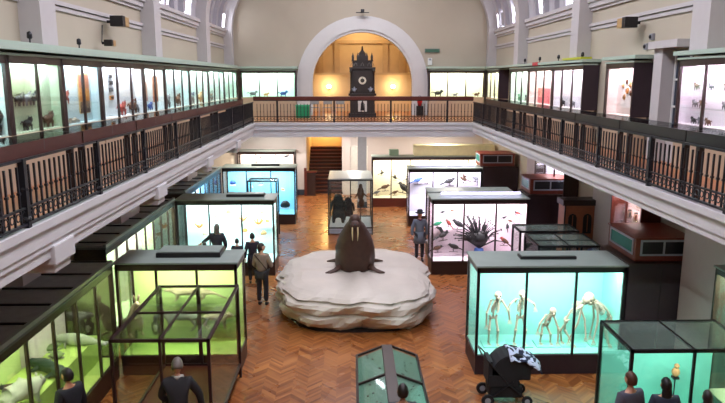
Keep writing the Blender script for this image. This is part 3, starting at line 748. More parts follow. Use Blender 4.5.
# ------------------------------------------------------------------ small fixtures
def sconce(x, lb):
    t = thing('wall_sconce', lb, 'wall lamp', (x, 34.45, 5.72), 0, 'alcove wall lamps')
    MB().box(-.06, .06, -.03, .05, -.1, .1, .01).build('back_plate', IRON, t)
    MB().lathe([(.06, -.06), (.13, .02), (.12, .1), (.02, .14)], (0, -.14, 0), 12).build('lamp_shade', emis('warm_bulb', '#ffe2a0', 14), t, True)
    point('sconce_glow', (0, -.35, .05), 20, '#ffe2b4', .1, t)
sconce(-1.1, 'warm glowing sconce left of the gothic clock'); sconce(2.24, 'warm glowing sconce right of the gothic clock')
point('alcove_lamp_glow', (AX, 33, 8.6), 70, '#ffe0b0', .3)
def speaker(x, y, z, sg, lb, s=1.0):
    t = thing('loudspeaker', lb, 'loudspeaker', (x, y, z), 0, 'wall loudspeakers')
    MB().box(-.14*s, .14*s, -.24*s, .24*s, -.11*s, .11*s, .01).build('cabinet', mat('tan_plastic', '#b08d5e', .5), t)
    MB().box(-.15*s, .15*s, -.25*s, -.06*s, -.12*s, .12*s, .01).build('grille', WOODB, t)
    MB().box(*sorted((-.14*s*sg, -.3*s*sg)), -.03, .03, -.03, .03).build('bracket', IRON, t)
speaker(LU+.35, 15.9, 7.5, 1, 'tan and black loudspeaker high on the left gallery wall')
speaker(RU-.35, 15.4, 7.45, -1, 'tan and black loudspeaker high on the right gallery wall')
speaker(LU+.3, 15.3, 6.98, 1, 'small dark loudspeaker on the ledge below the left wall loudspeaker', .6)
t = tag(MB().tube([(LU+.04, 15.6, 7.4), (LU+.04, 15.5, 7.0)], .012, 6).build('cable', IRON), 'thin black cable down the left wall between loudspeakers', 'cable')
def spot(x, y, z, lb, rx=0):
    t = thing('spotlight', lb, 'spotlight', (x, y, z), 0, 'small spotlights above the gallery cases')
    MB().tube([(0, 0, 0), (0, 0, .1)], .014, 6).build('stem', IRON, t)
    MB().lathe([(.03, 0), (.045, .02), (.04, .1), (.015, .12)], (0, 0, .08), 10).build('lamp_head', IRON, t, True)
for i, y in enumerate((10.1, 11.2, 13.2)): spot(GX-.15, y, 6.76, 'small dark spotlight on the left gallery ledge, %s' % ORD[i])
for i, y in enumerate((18.2, 20.3, 22.3, 24.2)): spot(6.4, y, 6.7, 'small dark spotlight on the right gallery ledge, %s' % ORD[i])
for k, (y, z) in enumerate(((15.0, 6.9), (14.75, 7.1), (14.5, 6.9))):
    t = thing('alarm_box', ['small grey alarm box left of three on the right gallery wall', 'small grey alarm bell above the other two on the right wall', 'small grey alarm box right of three on the right gallery wall'][k], 'alarm', (RU, y, z), 0, 'alarm boxes on the right wall')
    MB().box(-.07, 0, -.07, .07, -.07, .07, .01).build('case', mat('grey_plastic', '#8c8c94', .5), t)
    MB().ell((-.08, 0, 0), (.03, .045, .045), seg=10, rings=6).build('dome', IRON, t, True)
t = thing('projector', 'small black camera fixed at the crown of the white arch', 'camera', (AX, YF-.35, AZ+AO+.1))
MB().box(-.3, .3, -.05, .05, 0, .03).build('mounting_bar', IRON, t); MB().box(-.08, .08, -.2, .1, .03, .15, .01).build('housing', IRON, t)
t = thing('exit_sign', 'small green-grey sign box on the far wall right of the arch', 'sign', (AX+3.1, YF-.02, 7.45))
MB().box(-.2, .5, -.06, 0, -.09, .09, .01).build('casing', mat('grey_green_sign', '#6a7a72', .5), t); MB().box(-.16, .46, -.065, -.055, -.06, .06).build('face', mat('dark_green_face', '#3c6650', .5), t)
t = thing('emergency_light', 'small white emergency light on the far wall below the green sign', 'emergency light', (AX+3.15, YF-.02, 6.95))
MB().box(-.1, .1, -.08, 0, -.16, .16, .015).build('casing', WHITEP, t); MB().ell((0, -.09, .1), (.05, .03, .05), seg=8, rings=6).build('lens', SIL, t, True)
tag(MB().box(6.2, 6.32, 21.9, 22.5, 6.6, 6.72, .01).build('red_box', mat('red_plastic', '#b03038', .4)), 'small red box on the header of the pink right gallery case', 'box')
tag(MB().box(6.2, 6.5, 17.75, 19.3, 6.7, 6.76).build('lime_strip', mat('lime_plastic', '#b5bd30', .4)), 'lime-yellow strip on top of the right gallery case end', 'strip')
# near gallery far-deck furniture
t = thing('fire_bucket', 'small red fire bucket hanging at the far handrail right of the arch', 'bucket', (3.25, 30.6, GF+.45))
MB().lathe([(.09, 0), (.14, .28), (.145, .3)], (0, 0, 0), 14).build('pail', mat('fire_red', '#b8242c', .4), t, True)
MB().tube([(.14, 0, .3), (.1, 0, .42), (0, 0, .47), (-.1, 0, .42), (-.14, 0, .3)], .01, 6).build('handle', IRON, t)
MB().box(-.16, .16, -.12, .12, -.45, 0, .01).build('stand', WOODB, t)
t = thing('green_crate', 'green storage crate on the far gallery floor left of the clock', 'crate', (-2.1, 29.2, GF))
MB().box(-.3, .3, -.2, .2, 0, .5, .02).build('body', mat('green_plastic', '#1f8a5c', .4), t); MB().box(-.32, .32, -.22, .22, .5, .56, .01).build('lid', mat('green_plastic_light', '#34a878', .4), t)
def chair(x, y, rz, lb):
    t = thing('folding_chair', lb, 'chair', (x, y, GF), rz, 'grey folding chairs by the clock')
    g = mat('grey_chair', '#8c9190', .5)
    MB().box(-.2, .2, -.2, .2, .44, .47, .008).build('seat', g, t); MB().box(-.2, .2, .2, .22, .6, .9, .005).build('backrest', g, t)
    for a, b in ((-.19, -.18), (.19, -.18)): MB().tube([(a, b, 0), (a, b, .44)], .012, 6).build('leg', SIL, t)
    for a in (-.19, .19): MB().tube([(a, .24, 0), (a, .2, .44), (a, .22, .9)], .012, 6).build('leg', SIL, t)
for k, (x, y) in enumerate(((-1.55, 28.9), (-1.0, 28.9), (-.5, 28.9))): chair(x, y, R(180+8*k), ['grey folding chair beside the green crate', 'middle grey folding chair left of the clock', 'grey folding chair closest to the clock'][k])
tag(MB().lathe([(.12, 0), (.1, .02), (.02, .05), (.02, .3), (.0, .32)], (1.85, 28.0, GF), 12).build('brass_stand', mat('yellow_brass', '#e0b040', .3, metal=.6)), 'small yellow stand on the far gallery floor right of the clock', 'stand')

# ------------------------------------------------------------------ specimens
BLK = mat('black_plumage', '#1a191d', .6); BRN = mat('brown_plumage', '#5a3a26', .7, var=.3); GRN = mat('green_plumage', '#1f7a58', .6)
RED = mat('red_plumage', '#8a3028', .6); ORG = mat('orange_specimen', '#c8823c', .6, var=.25); GRY = mat('grey_plumage', '#6e6c72', .7, var=.2)
WHT = mat('white_plumage', '#d8d4cc', .7); TAN = mat('tan_fur', '#b88a5a', .8, var=.2); CRM = mat('cream_fur', '#b3a084', .85, var=.12); BLU = mat('blue_plumage', '#2a4a8a', .6)
BONE = mat('bone', '#b9a592', .6, var=.12, scale=12); HORN = mat('dark_horn', '#2a2420', .4); TWIG = mat('twig_bark', '#3a281c', .8)
LGR = mat('light_grey_fur', '#7e8078', .85, var=.2)
def bird(p, s, rz, m, label, wm=None, tail=1.0, up=.35, spread=False, grp=None, twig=True, wall=None):
    s *= 1.2; t = thing('mounted_bird', label, 'bird', p, rz, grp); wm = wm or m
    c = Vector((0, 0, .32*s)); d = Vector((math.cos(up), 0, math.sin(up)))
    MB().ell(c, (.26*s, .13*s, .14*s), Matrix.Rotation(-up, 4, 'Y')).ell(c+d*.24*s+Vector((0, 0, .03*s)), (.1*s, .085*s, .085*s)).tube([c+d*.1*s, c+d*.24*s+Vector((0, 0, .02*s))], [.1*s, .075*s], 8).build('body', m, t, True)
    h = c+d*.24*s+Vector((0, 0, .03*s))
    MB().tube([h+Vector((.07*s, 0, 0)), h+Vector((.19*s, 0, -.03*s))], [.03*s, .005*s], 6).build('beak', HORN, t)
    for sg in (-1, 1):
        if spread: mb = MB().tube([c+Vector((.05*s, sg*.08*s, .05*s)), c+Vector((0, sg*.35*s, .28*s)), c+Vector((-.1*s, sg*.75*s, .3*s))], [.08*s, .11*s, .03*s], 8, flat=.25)
        else: mb = MB().ell(c+Vector((-.06*s, sg*.12*s, .0)), (.25*s, .035*s, .11*s), Matrix.Rotation(-up, 4, 'Y'))
        mb.build('wing', wm, t, True)
    MB().tube([c-d*.2*s, c-d*(.2+.3*tail)*s, c-d*(.2+.45*tail)*s+Vector((0, 0, -.05*s*tail))], [.05*s, .06*s, .02*s], 6, flat=.4).build('tail', wm, t, True)
    for sg in (-1, 1): MB().tube([c+Vector((0, sg*.05*s, -.1*s)), (.02*s, sg*.05*s, 0)], .012*s, 5).build('leg', HORN, t)
    if twig: MB().tube([(-.25*s, 0, -.02*s), (0, .02*s, 0), (.28*s, 0, .02*s)], .02*s, 5).build('perch', TWIG, t)
    return t
def on_back(key, px_, pz, depth): pass
g = 'birds in the pink bird case'
BY = 20.6
for (x, z, s, a, m, wm, lb, kw) in (
    (2.84, 1.40, .36, 0, GRN, GRN, 'bright green parrot high at the left edge of the pink bird case', {}),
    (3.19, 1.44, .34, 180, BRN, RED, 'reddish brown bird high in the left pane of the pink bird case', dict(up=.9)),
    (3.02, .98, .5, 20, BLK, BLK, 'black bird with raised wings on a branch in the left pane', dict(spread=True)),
    (2.86, .58, .4, 0, BLK, BRN, 'dark bird low at the left corner of the pink bird case', {}),
    (3.38, .6, .46, 180, BLK, BLK, 'large dark bird low in the left pane beside the mullion', {}),
    (3.5, 1.35, .5, 170, BLK, BLK, 'black bird with long curved tail at the top of the left pane', dict(tail=2.2, up=.6)),
    (3.0, 1.85, .22, 0, GRY, BLK, 'tiny grey bird near the top left corner of the pink bird case', {}),
    (3.3, 1.9, .2, 180, BRN, BRN, 'tiny brown bird near the top of the left pane', {}),
    (5.01, 1.66, .22, 0, BLK, BLK, 'tiny black bird upper left in the right pane of the pink bird case', {}),
    (5.2, 1.55, .2, 160, BRN, BRN, 'tiny brown bird in the middle of the right pane', {}),
    (5.42, 1.8, .24, 180, BLK, RED, 'small dark bird high at the right of the right pane', {}),
    (5.12, 1.34, .26, 90, BLK, BLK, 'small black bird with tail down in the middle of the right pane', dict(up=1.1)),
    (5.04, .8, .42, 180, RED, BRN, 'red and brown bird low in the right pane behind the vitrine', dict(up=.7))):
    t = bird((x, BY, z), s, R(a), m, lb, wm, grp=g, **kw)
    MB().tube([(0, 0, 0), Matrix.Rotation(-R(a), 3, 'Z') @ Vector((0, 20.94-BY, 0))], .006, 5).build('peg', TWIG, t)
# plume burst
t = thing('plume_display', 'big burst of black plumes in a blue bowl, middle pane of the pink bird case', 'plumes', (4.2, 20.55, .445), 0)
MB().lathe([(.1, 0), (.15, .06), (.17, .16), (.15, .26), (.13, .28)], (0, 0, 0), 16).build('bowl', BLU, t, True)
MB().ell((0, 0, .62), (.3, .18, .26)).build('dark_down', BLK, t, True)
pm = MB()
for k in range(85):
    a = rnd.gauss(0, .6); L = rnd.uniform(.5, 1.3)*(1-.15*abs(a)); y = rnd.uniform(-.25, .25)
    a = max(-1.35, min(1.35, a))
    e = Vector((math.sin(a)*L*.85, y, .35+math.cos(a)*L*.95))
    q = e*.6+Vector((0, 0, .25))
    pm.tube([(0, 0, .3), q, e], [.03, .03, .012], 5, flat=.4)
    pm.ell(e, (.024, .012, .034), seg=6, rings=4)
o_ = pm.build('plumes', BLK, t, kind='stuff')
# lilac case birds, cream case birds, aqua / blue specimens
g = 'birds in the lilac bird case'
for (x, z, s, a, m, lb) in ((2.9, 1.7, .5, 0, BLU, 'blue-grey bird at the left of the lilac bird case'), (3.33, 1.72, .45, 180, WHT, 'white bird in the left pane of the lilac bird case'), (4.28, 1.62, .6, 0, BLK, 'black bird low in the middle pane of the lilac bird case'),
    (4.9, 1.75, .45, 180, BRN, 'tan bird with spread wings in the right pane of the lilac case'), (5.4, 1.8, .42, 180, GRY, 'grey bird at the right of the lilac bird case')):
    t = bird((x, 27.6, z), s, R(a), m, lb, None, grp=g, spread='spread' in lb)
    MB().tube([(0, 0, 0), Matrix.Rotation(-R(a), 3, 'Z') @ Vector((0, .33, 0))], .01, 5).build('peg', TWIG, t)
g = 'birds in the far cream bird case'
for (x, z, s, a, m, lb, sp) in ((1.55, 1.5, .3, 0, BLK, 'small black bird high in the left pane of the cream bird case', True), (1.71, .72, .55, 0, BRN, 'brown bird on the floor of the cream case left pane', False), (2.2, 1.25, .35, 180, BLK, 'small dark bird upper left in the second cream pane', True),
    (2.6, .62, .75, 150, BLK, 'large black bird leaning on a branch in the cream bird case', False), (2.8, 1.2, .3, 0, GRY, 'small grey bird upper right in the second cream pane', True), (1.3, .5, .4, 0, GRY, 'grey bird at the lower left corner of the cream case', False), (2.2, .5, .4, 0, BRN, 'brown bird low at the left of the second cream pane', False)):
    t = bird((x, 31.6, z), s, R(a), m, lb, None, grp=g, spread=sp, up=.8 if s > .7 else .35)
    MB().tube([(0, 0, 0), Matrix.Rotation(-R(a), 3, 'Z') @ Vector((0, .34, 0))], .01, 5).build('peg', TWIG, t)
for (x, y, z, s, m, lb) in ((3.2, 22.5, 1.7, .4, BRN, 'brown bird showing above the roof of the pink bird case, left'), (4.3, 22.5, 1.65, .4, BLK, 'dark bird showing above the roof of the pink bird case, middle')):
    t = bird((x, y, z), s, 0, m, lb, None); MB().tube([(0, 0, 0), (0, .34, 0)], .01, 5).build('peg', TWIG, t)
t = bird((-3.35, 34.0, 2.02), .38, 0, BLK, 'black bird at the right of the far pink-white case', None); MB().tube([(0, 0, 0), (0, .55, 0)], .01, 5).build('peg', TWIG, t)
t = bird((-4.7, 34.0, 2.0), .25, 0, BRN, 'small brown bird in the middle of the far pink-white case', None); MB().tube([(0, 0, 0), (0, .55, 0)], .01, 5).build('peg', TWIG, t)

def lump(name, cat, p, s, m, label, grp, kind='coral', yb=None):
    t = thing(name, label, cat, p, rnd.random()*0, grp)
    mb = MB()
    if kind == 'coral':
        for k in range(7):
            a = 2*PI*k/7; mb.tube([(0, 0, 0), (s*.35*math.cos(a), s*.18*math.sin(a), s*.3), (s*.6*math.cos(a), s*.3*math.sin(a), s*rnd.uniform(.4, .8))], [s*.12, s*.08, s*.04], 6)
    elif kind == 'shell':
        for k in range(6): mb.ell((s*(.12*k-.3), 0, s*.2), (s*.1, s*(.28-.04*k)*.7, s*(.3-.04*k)), seg=10, rings=6)
    else:
        mb.ell((0, 0, s*.3), (s*.34, s*.2, s*.3)).ell((s*.2, 0, s*.25), (s*.2, s*.15, s*.2)).ell((-s*.2, 0, s*.2), (s*.2, s*.16, s*.18))
    mb.build('body', m, t, True)
    MB().box(-s*.35, s*.35, -s*.12, s*.12, -.03, .01).build('mount', WHT, t)
    if yb: MB().tube([(0, 0, -.01), (0, yb-p[1], -.01)], .008, 5).build('peg', TWIG, t)
    return t
g = 'specimens in the aqua case'
for x, z, s, k, lb in ((-5.1, 2.0, .16, 'shell', 'small pale shell at the top left of the aqua case'), (-4.92, 1.4, .3, 'coral', 'orange coral in the left pane of the aqua case'), (-4.72, 1.15, .26, 'shell', 'cream shell low in the left pane of the aqua case'),
    (-3.96, 1.86, .24, 'lump', 'orange sponge high in the middle pane of the aqua case'), (-3.5, 1.62, .3, 'coral', 'orange branching coral right of the aqua case middle pane'), (-3.4, 1.9, .2, 'shell', 'tan shell at the top right of the aqua middle pane'),
    (-2.84, 1.86, .2, 'lump', 'brown sponge high in the right pane of the aqua case'), (-3.0, 1.5, .32, 'coral', 'orange coral in the middle of the right aqua pane'), (-2.7, 1.58, .2, 'shell', 'small orange shell near the right edge of the aqua case'),
    (-2.84, 1.15, .26, 'lump', 'tan sponge low in the right pane of the aqua case'), (-4.35, 1.75, .18, 'shell', 'small tan shell at the upper left of the aqua middle pane'), (-3.45, 1.25, .24, 'lump', 'dull orange sponge low at the right of the aqua middle pane'), (-4.5, .9, .3, 'coral', 'pale coral low behind the visitors in the aqua case')):
    lump('marine_specimen', 'specimen', (x, 20.75, z), s, ORG if 'orange' in lb else TAN if ('tan' in lb or 'brown' in lb) else CRM, lb, g, k, 21.04)
g = 'specimens in the blue case'
for x, z, s, m, k, lb in ((-5.1, 1.65, .35, BLU, 'lump', 'dark blue specimen in the left pane of the blue case'), (-3.9, 1.65, .3, GRY, 'shell', 'grey shell in the middle pane of the blue case'), (-2.93, 1.4, .22, TAN, 'shell', 'tan shell in the right pane of the blue case'), (-2.85, .62, .55, BLK, 'lump', 'round black specimen low in the right pane of the blue case'), (-4.3, 1.55, .2, WHT, 'shell', 'white shell at the left of the blue middle pane')):
    lump('marine_specimen', 'specimen', (x, 27.95, z), s, m, lb, g, k, 28.44)

# ---- skinned mammals
def beast(name, label, cat, loc, rz, verts, edges, rad, m, extra=None, grp=None, root=0):
    t = thing(name, label, cat, loc, rz, grp)
    me = skin(verts, edges, rad, root, 2)
    b = MB().add(me); bpy.data.meshes.remove(me); b.build('body', m, t, True)
    if extra: extra(t)
    return t
def roo(t):
    for sx in (-1, 1): MB().tube([(.28, sx*.03, .83), (.27, sx*.05, .93), (.28, sx*.055, .98)], [.02, .028, .005], 6, flat=.5).build('ear', CRM, t, True)
    for sx in (-1, 1): MB().ell((.34, sx*.035, .82), (.01, .01, .01), seg=6, rings=4).build('eye', BLK, t)
    MB().ell((.42, 0, .78), (.015, .015, .012), seg=6, rings=4).build('nose', BLK, t)
beast('kangaroo', 'pale cream kangaroo with upright ears in the left pane of the green case', 'kangaroo', (-4.66, 13.35, .76), R(-55),
      [(0, 0, .3), (.08, 0, .48), (.18, 0, .66), (.27, 0, .78), (.4, 0, .77), (-.2, 0, .15), (-.5, 0, .04), (.05, .1, .18), (.0, .12, .04), (.22, .12, .03), (.05, -.1, .18), (0, -.12, .04), (.22, -.12, .03), (.24, .08, .55), (.34, .06, .45), (.24, -.08, .55), (.34, -.06, .45)],
      [(0, 1), (1, 2), (2, 3), (3, 4), (0, 5), (5, 6), (0, 7), (7, 8), (8, 9), (0, 10), (10, 11), (11, 12), (2, 13), (13, 14), (2, 15), (15, 16)],
      [.16, .13, .08, .07, .03, .07, .03, .1, .04, .025, .1, .04, .025, .03, .018, .03, .018], CRM, roo)
def quadm(name, label, cat, loc, rz, L, h, m, fat=.12, tail=.4, head=.09, taildrop=-.1, hm=None):
    v = [(0, 0, h), (L*.5, 0, h*1.02), (L*.72, 0, h*1.15), (L*.95, 0, h*1.05), (-L*.4, 0, h), (-L*.4-tail*.5, 0, h+taildrop*.3), (-L*.4-tail, 0, h+taildrop)]
    e = [(0, 1), (1, 2), (2, 3), (0, 4), (4, 5), (5, 6)]; r = [fat, fat*.9, head*.85, head*.5, fat*.85, fat*.25, fat*.12]
    for bx, kn in ((L*.45, -.02), (-L*.38, .05)):
        for sy in (-1, 1):
            i = len(v); v += [(bx, sy*fat*.6, h*.75), (bx-kn, sy*fat*.65, h*.4), (bx+.02, sy*fat*.65, .03), (bx+.08, sy*fat*.65, .02)]
            e += [(1 if bx > 0 else 4, i), (i, i+1), (i+1, i+2), (i+2, i+3)]; r += [fat*.5, fat*.28, fat*.2, fat*.16]
    def ex(t):
        for sy in (-1, 1):
            MB().ell((L*.72, sy*head*.6, h*1.15+head*.8), (head*.15, head*.28, head*.4), seg=8, rings=6).build('ear', m, t, True)
            MB().ell((L*.86, sy*head*.45, h*1.15+head*.2), (.012, .012, .012), seg=6, rings=4).build('eye', BLK, t)
        MB().ell((L*.98+head*.3, 0, h*1.05), (.02, .02, .02), seg=6, rings=4).build('nose', BLK, t)
    return beast(name, label, cat, loc, rz, v, e, r, m, ex)
quadm('anteater', 'cream-furred long-tailed mammal high in the right half of the green case', 'mammal', (-3.45, 13.5, 1.46), R(180), .62, .22, CRM, .1, .55, .06, -.2)
quadm('grey_mammal', 'light grey standing mammal in the middle of the green case behind the vitrine', 'mammal', (-3.65, 13.5, .78), R(180), .6, .34, LGR, .11, .3, .08)
quadm('mammal', 'whitish ghostly mammal at the left corner behind the kangaroo in the green case', 'mammal', (-3.0, 13.6, .78), R(0), .45, .28, CRM, .09, .2, .07)
t = thing('penguin', 'small black and white penguin low in the green case, left of the mullion', 'penguin', (-4.18, 13.3, .77), 0)
MB().lathe([(.03, 0), (.075, .03), (.09, .15), (.08, .26), (.045, .33), (.05, .38), (.04, .43), (0, .45)], (0, 0, 0), 12).build('body', BLK, t, True)
MB().ell((0, -.035, .17), (.065, .06, .13)).build('white_belly', WHT, t, True)
for sx in (-1, 1): MB().ell((sx*.09, 0, .2), (.015, .035, .1)).build('flipper', BLK, t, True)
MB().tube([(0, -.04, .39), (0, -.1, .38)], [.015, .003], 6).build('beak', HORN, t)
tg = bpy.data.objects['display_case']
for z, ua in ((.73, .06), (1.42, 1.0)): MB().box(ua, 2.3, .25, .9, z, z+.018).build('glass_shelf', GLASS, tg)
tg = bpy.data.objects['display_case.001']
MB().box(.1, 6.2, .35, 1.15, .44, .97, .01).build('platform', mat('lime_floor', '#b4cc6c', .7), tg)
# crocodile
CROC = mat('croc_hide', '#22382e', .5, var=.3, bump=.6, scale=14)
v = [(0, 0, .1), (.3, 0, .1), (.48, .02, .1), (.62, .03, .09), (.82, .04, .07), (-.25, .02, .09), (-.5, .08, .07), (-.8, .2, .04), (.26, .14, .06), (.34, .22, .03), (.26, -.14, .06), (.34, -.22, .03), (-.2, .15, .06), (-.12, .24, .03), (-.2, -.13, .06), (-.12, -.22, .03)]
def crx(t):
    for sx in (-1, 1): MB().ell((.6, .03+sx*.05, .15), (.02, .015, .02), seg=8, rings=6).build('eye', BLK, t)
    sc_ = MB()
    for k in range(14): sc_.lathe([(.02, 0), (0, .035)], (-.5+.07*k, .03 if k > 3 else .08, .13 if k > 4 else .1), 4)
    sc_.build('back_scales', CROC, t, kind='stuff')
beast('crocodile', 'dark green crocodile lying on the platform of the lower left green case', 'crocodile', (-5.4, 11.05, .975), R(148), v,
      [(0, 1), (1, 2), (2, 3), (3, 4), (0, 5), (5, 6), (6, 7), (1, 8), (8, 9), (1, 10), (10, 11), (5, 12), (12, 13), (5, 14), (14, 15)],
      [.12, .11, .08, .07, .035, .1, .06, .02, .04, .025, .04, .025, .04, .025, .04, .025], CROC, crx)
def sealx(t):
    for sx in (-1, 1):
        MB().ell((.42, sx*.05, .16), (.012, .012, .012), seg=6, rings=4).build('eye', BLK, t)
        MB().tube([(.2, sx*.1, .08), (.14, sx*.22, .02)], [.04, .015], 6, flat=.4).build('flipper', LGR, t, True)
beast('seal', 'pale grey seal lying on the platform beyond the crocodile', 'seal', (-5.45, 12.3, .975), R(175), [(0, 0, .12), (.25, 0, .13), (.4, 0, .14), (.48, 0, .12), (-.3, 0, .09), (-.5, 0, .05), (-.62, .06, .04), (-.62, -.06, .04)],
      [(0, 1), (1, 2), (2, 3), (0, 4), (4, 5), (5, 6), (5, 7)], [.13, .11, .075, .04, .08, .035, .03, .03], mat('pale_seal_fur', '#a3a898', .7), sealx)
def turtle(x, y, rz, lb):
    t = thing('turtle', lb, 'turtle', (x, y, .975), rz, 'turtles in the green case')
    MB().ell((0, 0, .06), (.15, .12, .06)).build('shell', mat('turtle_shell', '#5d6a48', .5, var=.3), t, True)
    MB().ell((.17, 0, .06), (.04, .03, .025)).build('head', LGR, t, True)
    for a, b in ((.1, .12), (.1, -.12), (-.1, .11), (-.1, -.11)): MB().ell((a, b, .02), (.05, .03, .015), seg=8, rings=6).build('flipper', LGR, t, True)
turtle(-5.85, 12.05, 1, 'grey-green turtle behind the crocodile at the rear of the green case'); turtle(-5.6, 11.7, 2, 'grey-green turtle between the crocodile and the seal')
quadm('polar_bear_cub', 'whitish furry animal at the lower left corner of the photo in the green case', 'mammal', (-5.35, 9.75, .975), R(60), .55, .28, mat('offwhite_fur', '#b0b3a4', .85), .16, .1, .11, -.05)
quadm('platypus', 'small black low-bodied animal at the left edge of the green case', 'mammal', (-5.65, 10.35, .975), R(200), .34, .1, BLK, .06, .14, .05, -.06)

# ---- primate skeletons
def skeleton(label, x, y, pel, nk, hands, feet, sk, grp='primate skeletons'):
    t = thing('primate_skeleton', label, 'skeleton', (x, y, .445), 0, grp)
    pel, nk = Vector(pel), Vector(nk); ax = nk-pel; L = ax.length; side = Vector((0, 0, 0))
    lat = Vector((0, 1, 0)) if abs(ax.x) > .3 else Vector((1, 0, 0))
    fwd = ax.normalized().cross(lat).normalized()
    if fwd.y > .1 and lat.x: fwd = -fwd
    if lat.y and fwd.z > 0: fwd = -fwd
    mid = (pel+nk)/2-fwd*L*.1
    sp = MB()
    pts = [pel, pel*.5+mid*.5-fwd*.01, mid, mid*.5+nk*.5, nk]
    sp.tube(pts, .02, 6)
    for k in range(12):
        f = k/11; p = pel.lerp(nk, f)-fwd*L*.1*math.sin(PI*f); sp.ell(p-fwd*.015, (.02, .02, .018), seg=6, rings=4)
    sp.build('spine', BONE, t)
    ribs = MB(); c = pel.lerp(nk, .7)+fwd*L*.1; rx = L*.2
    for k in range(8):
        f = k/7; cc = pel.lerp(nk, .42+.5*f)+fwd*L*.09; rr = rx*(1-.35*abs(f-.35)-.25*f)
        ring = []
        for j in range(13):
            a = -PI*.9/1+PI*1.8*j/12
            ring.append(cc+lat*math.sin(a)*rr-fwd*math.cos(a)*rr*.75-ax.normalized()*abs(a)*.012)
        ribs.tube(ring, .012, 4)
    ribs.build('rib_cage', BONE, t)
    MB().tube([pel-lat*L*.17+ax.normalized()*.06, pel-lat*L*.1, pel, pel+lat*L*.1, pel+lat*L*.17+ax.normalized()*.06], [.035, .04, .028, .04, .035], 8, flat=.5).build('pelvis', BONE, t, True)
    for sg in (-1, 1):
        sh = nk-ax.normalized()*.05+lat*sg*L*.24; h = Vector(hands[0 if sg < 0 else 1]); el = (sh+h)/2+Vector((.05*sg if lat.x else .06, -.04 if lat.x else 0, 0))
        MB().tube([nk-ax*.05+fwd*.05, sh], .01, 5).tube([sh-fwd*.0, sh-fwd*.06-ax.normalized()*.14], [.045, .01], 6, flat=.3).build('shoulder_blade', BONE, t)
        MB().tube([sh, sh.lerp(el, .15), sh.lerp(el, .9), el], [.034, .022, .022, .03], 6).tube([el, el.lerp(h, .5), h], [.024, .016, .018], 6).tube([el+Vector((.015, 0, 0)), h+Vector((.015, 0, 0))], .008, 5).build('arm_bones', BONE, t)
        hm = MB()
        for k in range(4): hm.tube([h, h+Vector((.02*(k-1.5), -.02, -.05)), h+Vector((.028*(k-1.5), -.04, -.1))], .007, 4)
        hm.tube([h, h+Vector((-.04*sg, -.02, -.04))], .007, 4); hm.build('hand_bones', BONE, t)
        hp = pel+lat*sg*L*.13; ft = Vector(feet[0 if sg < 0 else 1]); kn = (hp+ft)/2+Vector((.02*sg if lat.x else -.09, -.07 if lat.x else 0, .02))
        MB().tube([hp, hp.lerp(kn, .15), hp.lerp(kn, .88), kn], [.038, .025, .025, .038], 6).tube([kn, kn.lerp(ft, .5), ft], [.032, .021, .024], 6).build('leg_bones', BONE, t)
        fm = MB()
        for k in range(4): fm.tube([ft, ft+Vector((.02*(k-1.5), -.07, -.02)), (ft.x+.025*(k-1.5), ft.y-.13, .01)], .008, 4)
        fm.build('foot_bones', BONE, t)
    hc = nk+ax.normalized()*.09+fwd*.05 if lat.x else nk+Vector((math.copysign(.1, ax.x), 0, .05))
    dz = fwd if lat.x else Vector((math.copysign(1, ax.x), -.3, -.1)).normalized()
    MB().ell(hc, (sk, sk, sk*1.02)).ell(hc+dz*sk*.8-Vector((0, 0, sk*.45)), (sk*.6, sk*.6, sk*.5)).build('skull', BONE, t, True)
    MB().tube([hc+dz*sk*.5+Vector((0, 0, -sk*.9)), hc+dz*sk*1.3+Vector((0, 0, -sk*1.1))], [sk*.4, sk*.3], 8, flat=.5).build('jaw', BONE, t, True)
    for sg in (-1, 1): MB().ell(hc+dz*sk*1.02+lat*sg*sk*.38+Vector((0, 0, -.05*sk)), (sk*.2, sk*.2, sk*.2), seg=8, rings=6).build('eye_socket', HORN, t)
    MB().box(-.26, .26, -.2, .2, .0, .02).build('stand', mat('turquoise_board', '#86cfc2', .7), t)
skeleton('upright primate skeleton at the left end of the turquoise case', 3.14, 13.4, (-.04, 0, .62), (.02, -.03, 1.08), [(-.2, -.08, .5), (.3, -.1, .62)], [(-.12, 0, .05), (.06, -.05, .05)], .08)
skeleton('upright primate skeleton with raised arms, second from the left in the turquoise case', 3.70, 13.4, (0, 0, .62), (0, -.03, 1.1), [(-.3, -.1, .9), (.28, -.12, .9)], [(-.12, 0, .05), (.1, -.05, .05)], .085)
skeleton('small stooping primate skeleton, shortest of the five', 4.30, 13.4, (-.05, .02, .42), (.04, -.06, .74), [(-.24, -.1, .35), (.2, -.14, .12)], [(-.14, 0, .05), (.08, -.02, .05)], .075)
skeleton('hunched primate skeleton leaning right beside the right mullion', 4.85, 13.4, (-.14, 0, .55), (.16, -.04, .98), [(-.12, -.15, .14), (.26, -.14, .22)], [(-.2, .05, .05), (.0, -.1, .05)], .09)
skeleton('large ape skeleton on all fours with big white skull at the right end', 5.48, 13.4, (.2, 0, .62), (-.2, -.0, 1.02), [(-.2, -.14, .14), (-.16, .16, .14)], [(.14, -.14, .05), (.2, .12, .05)], .115)

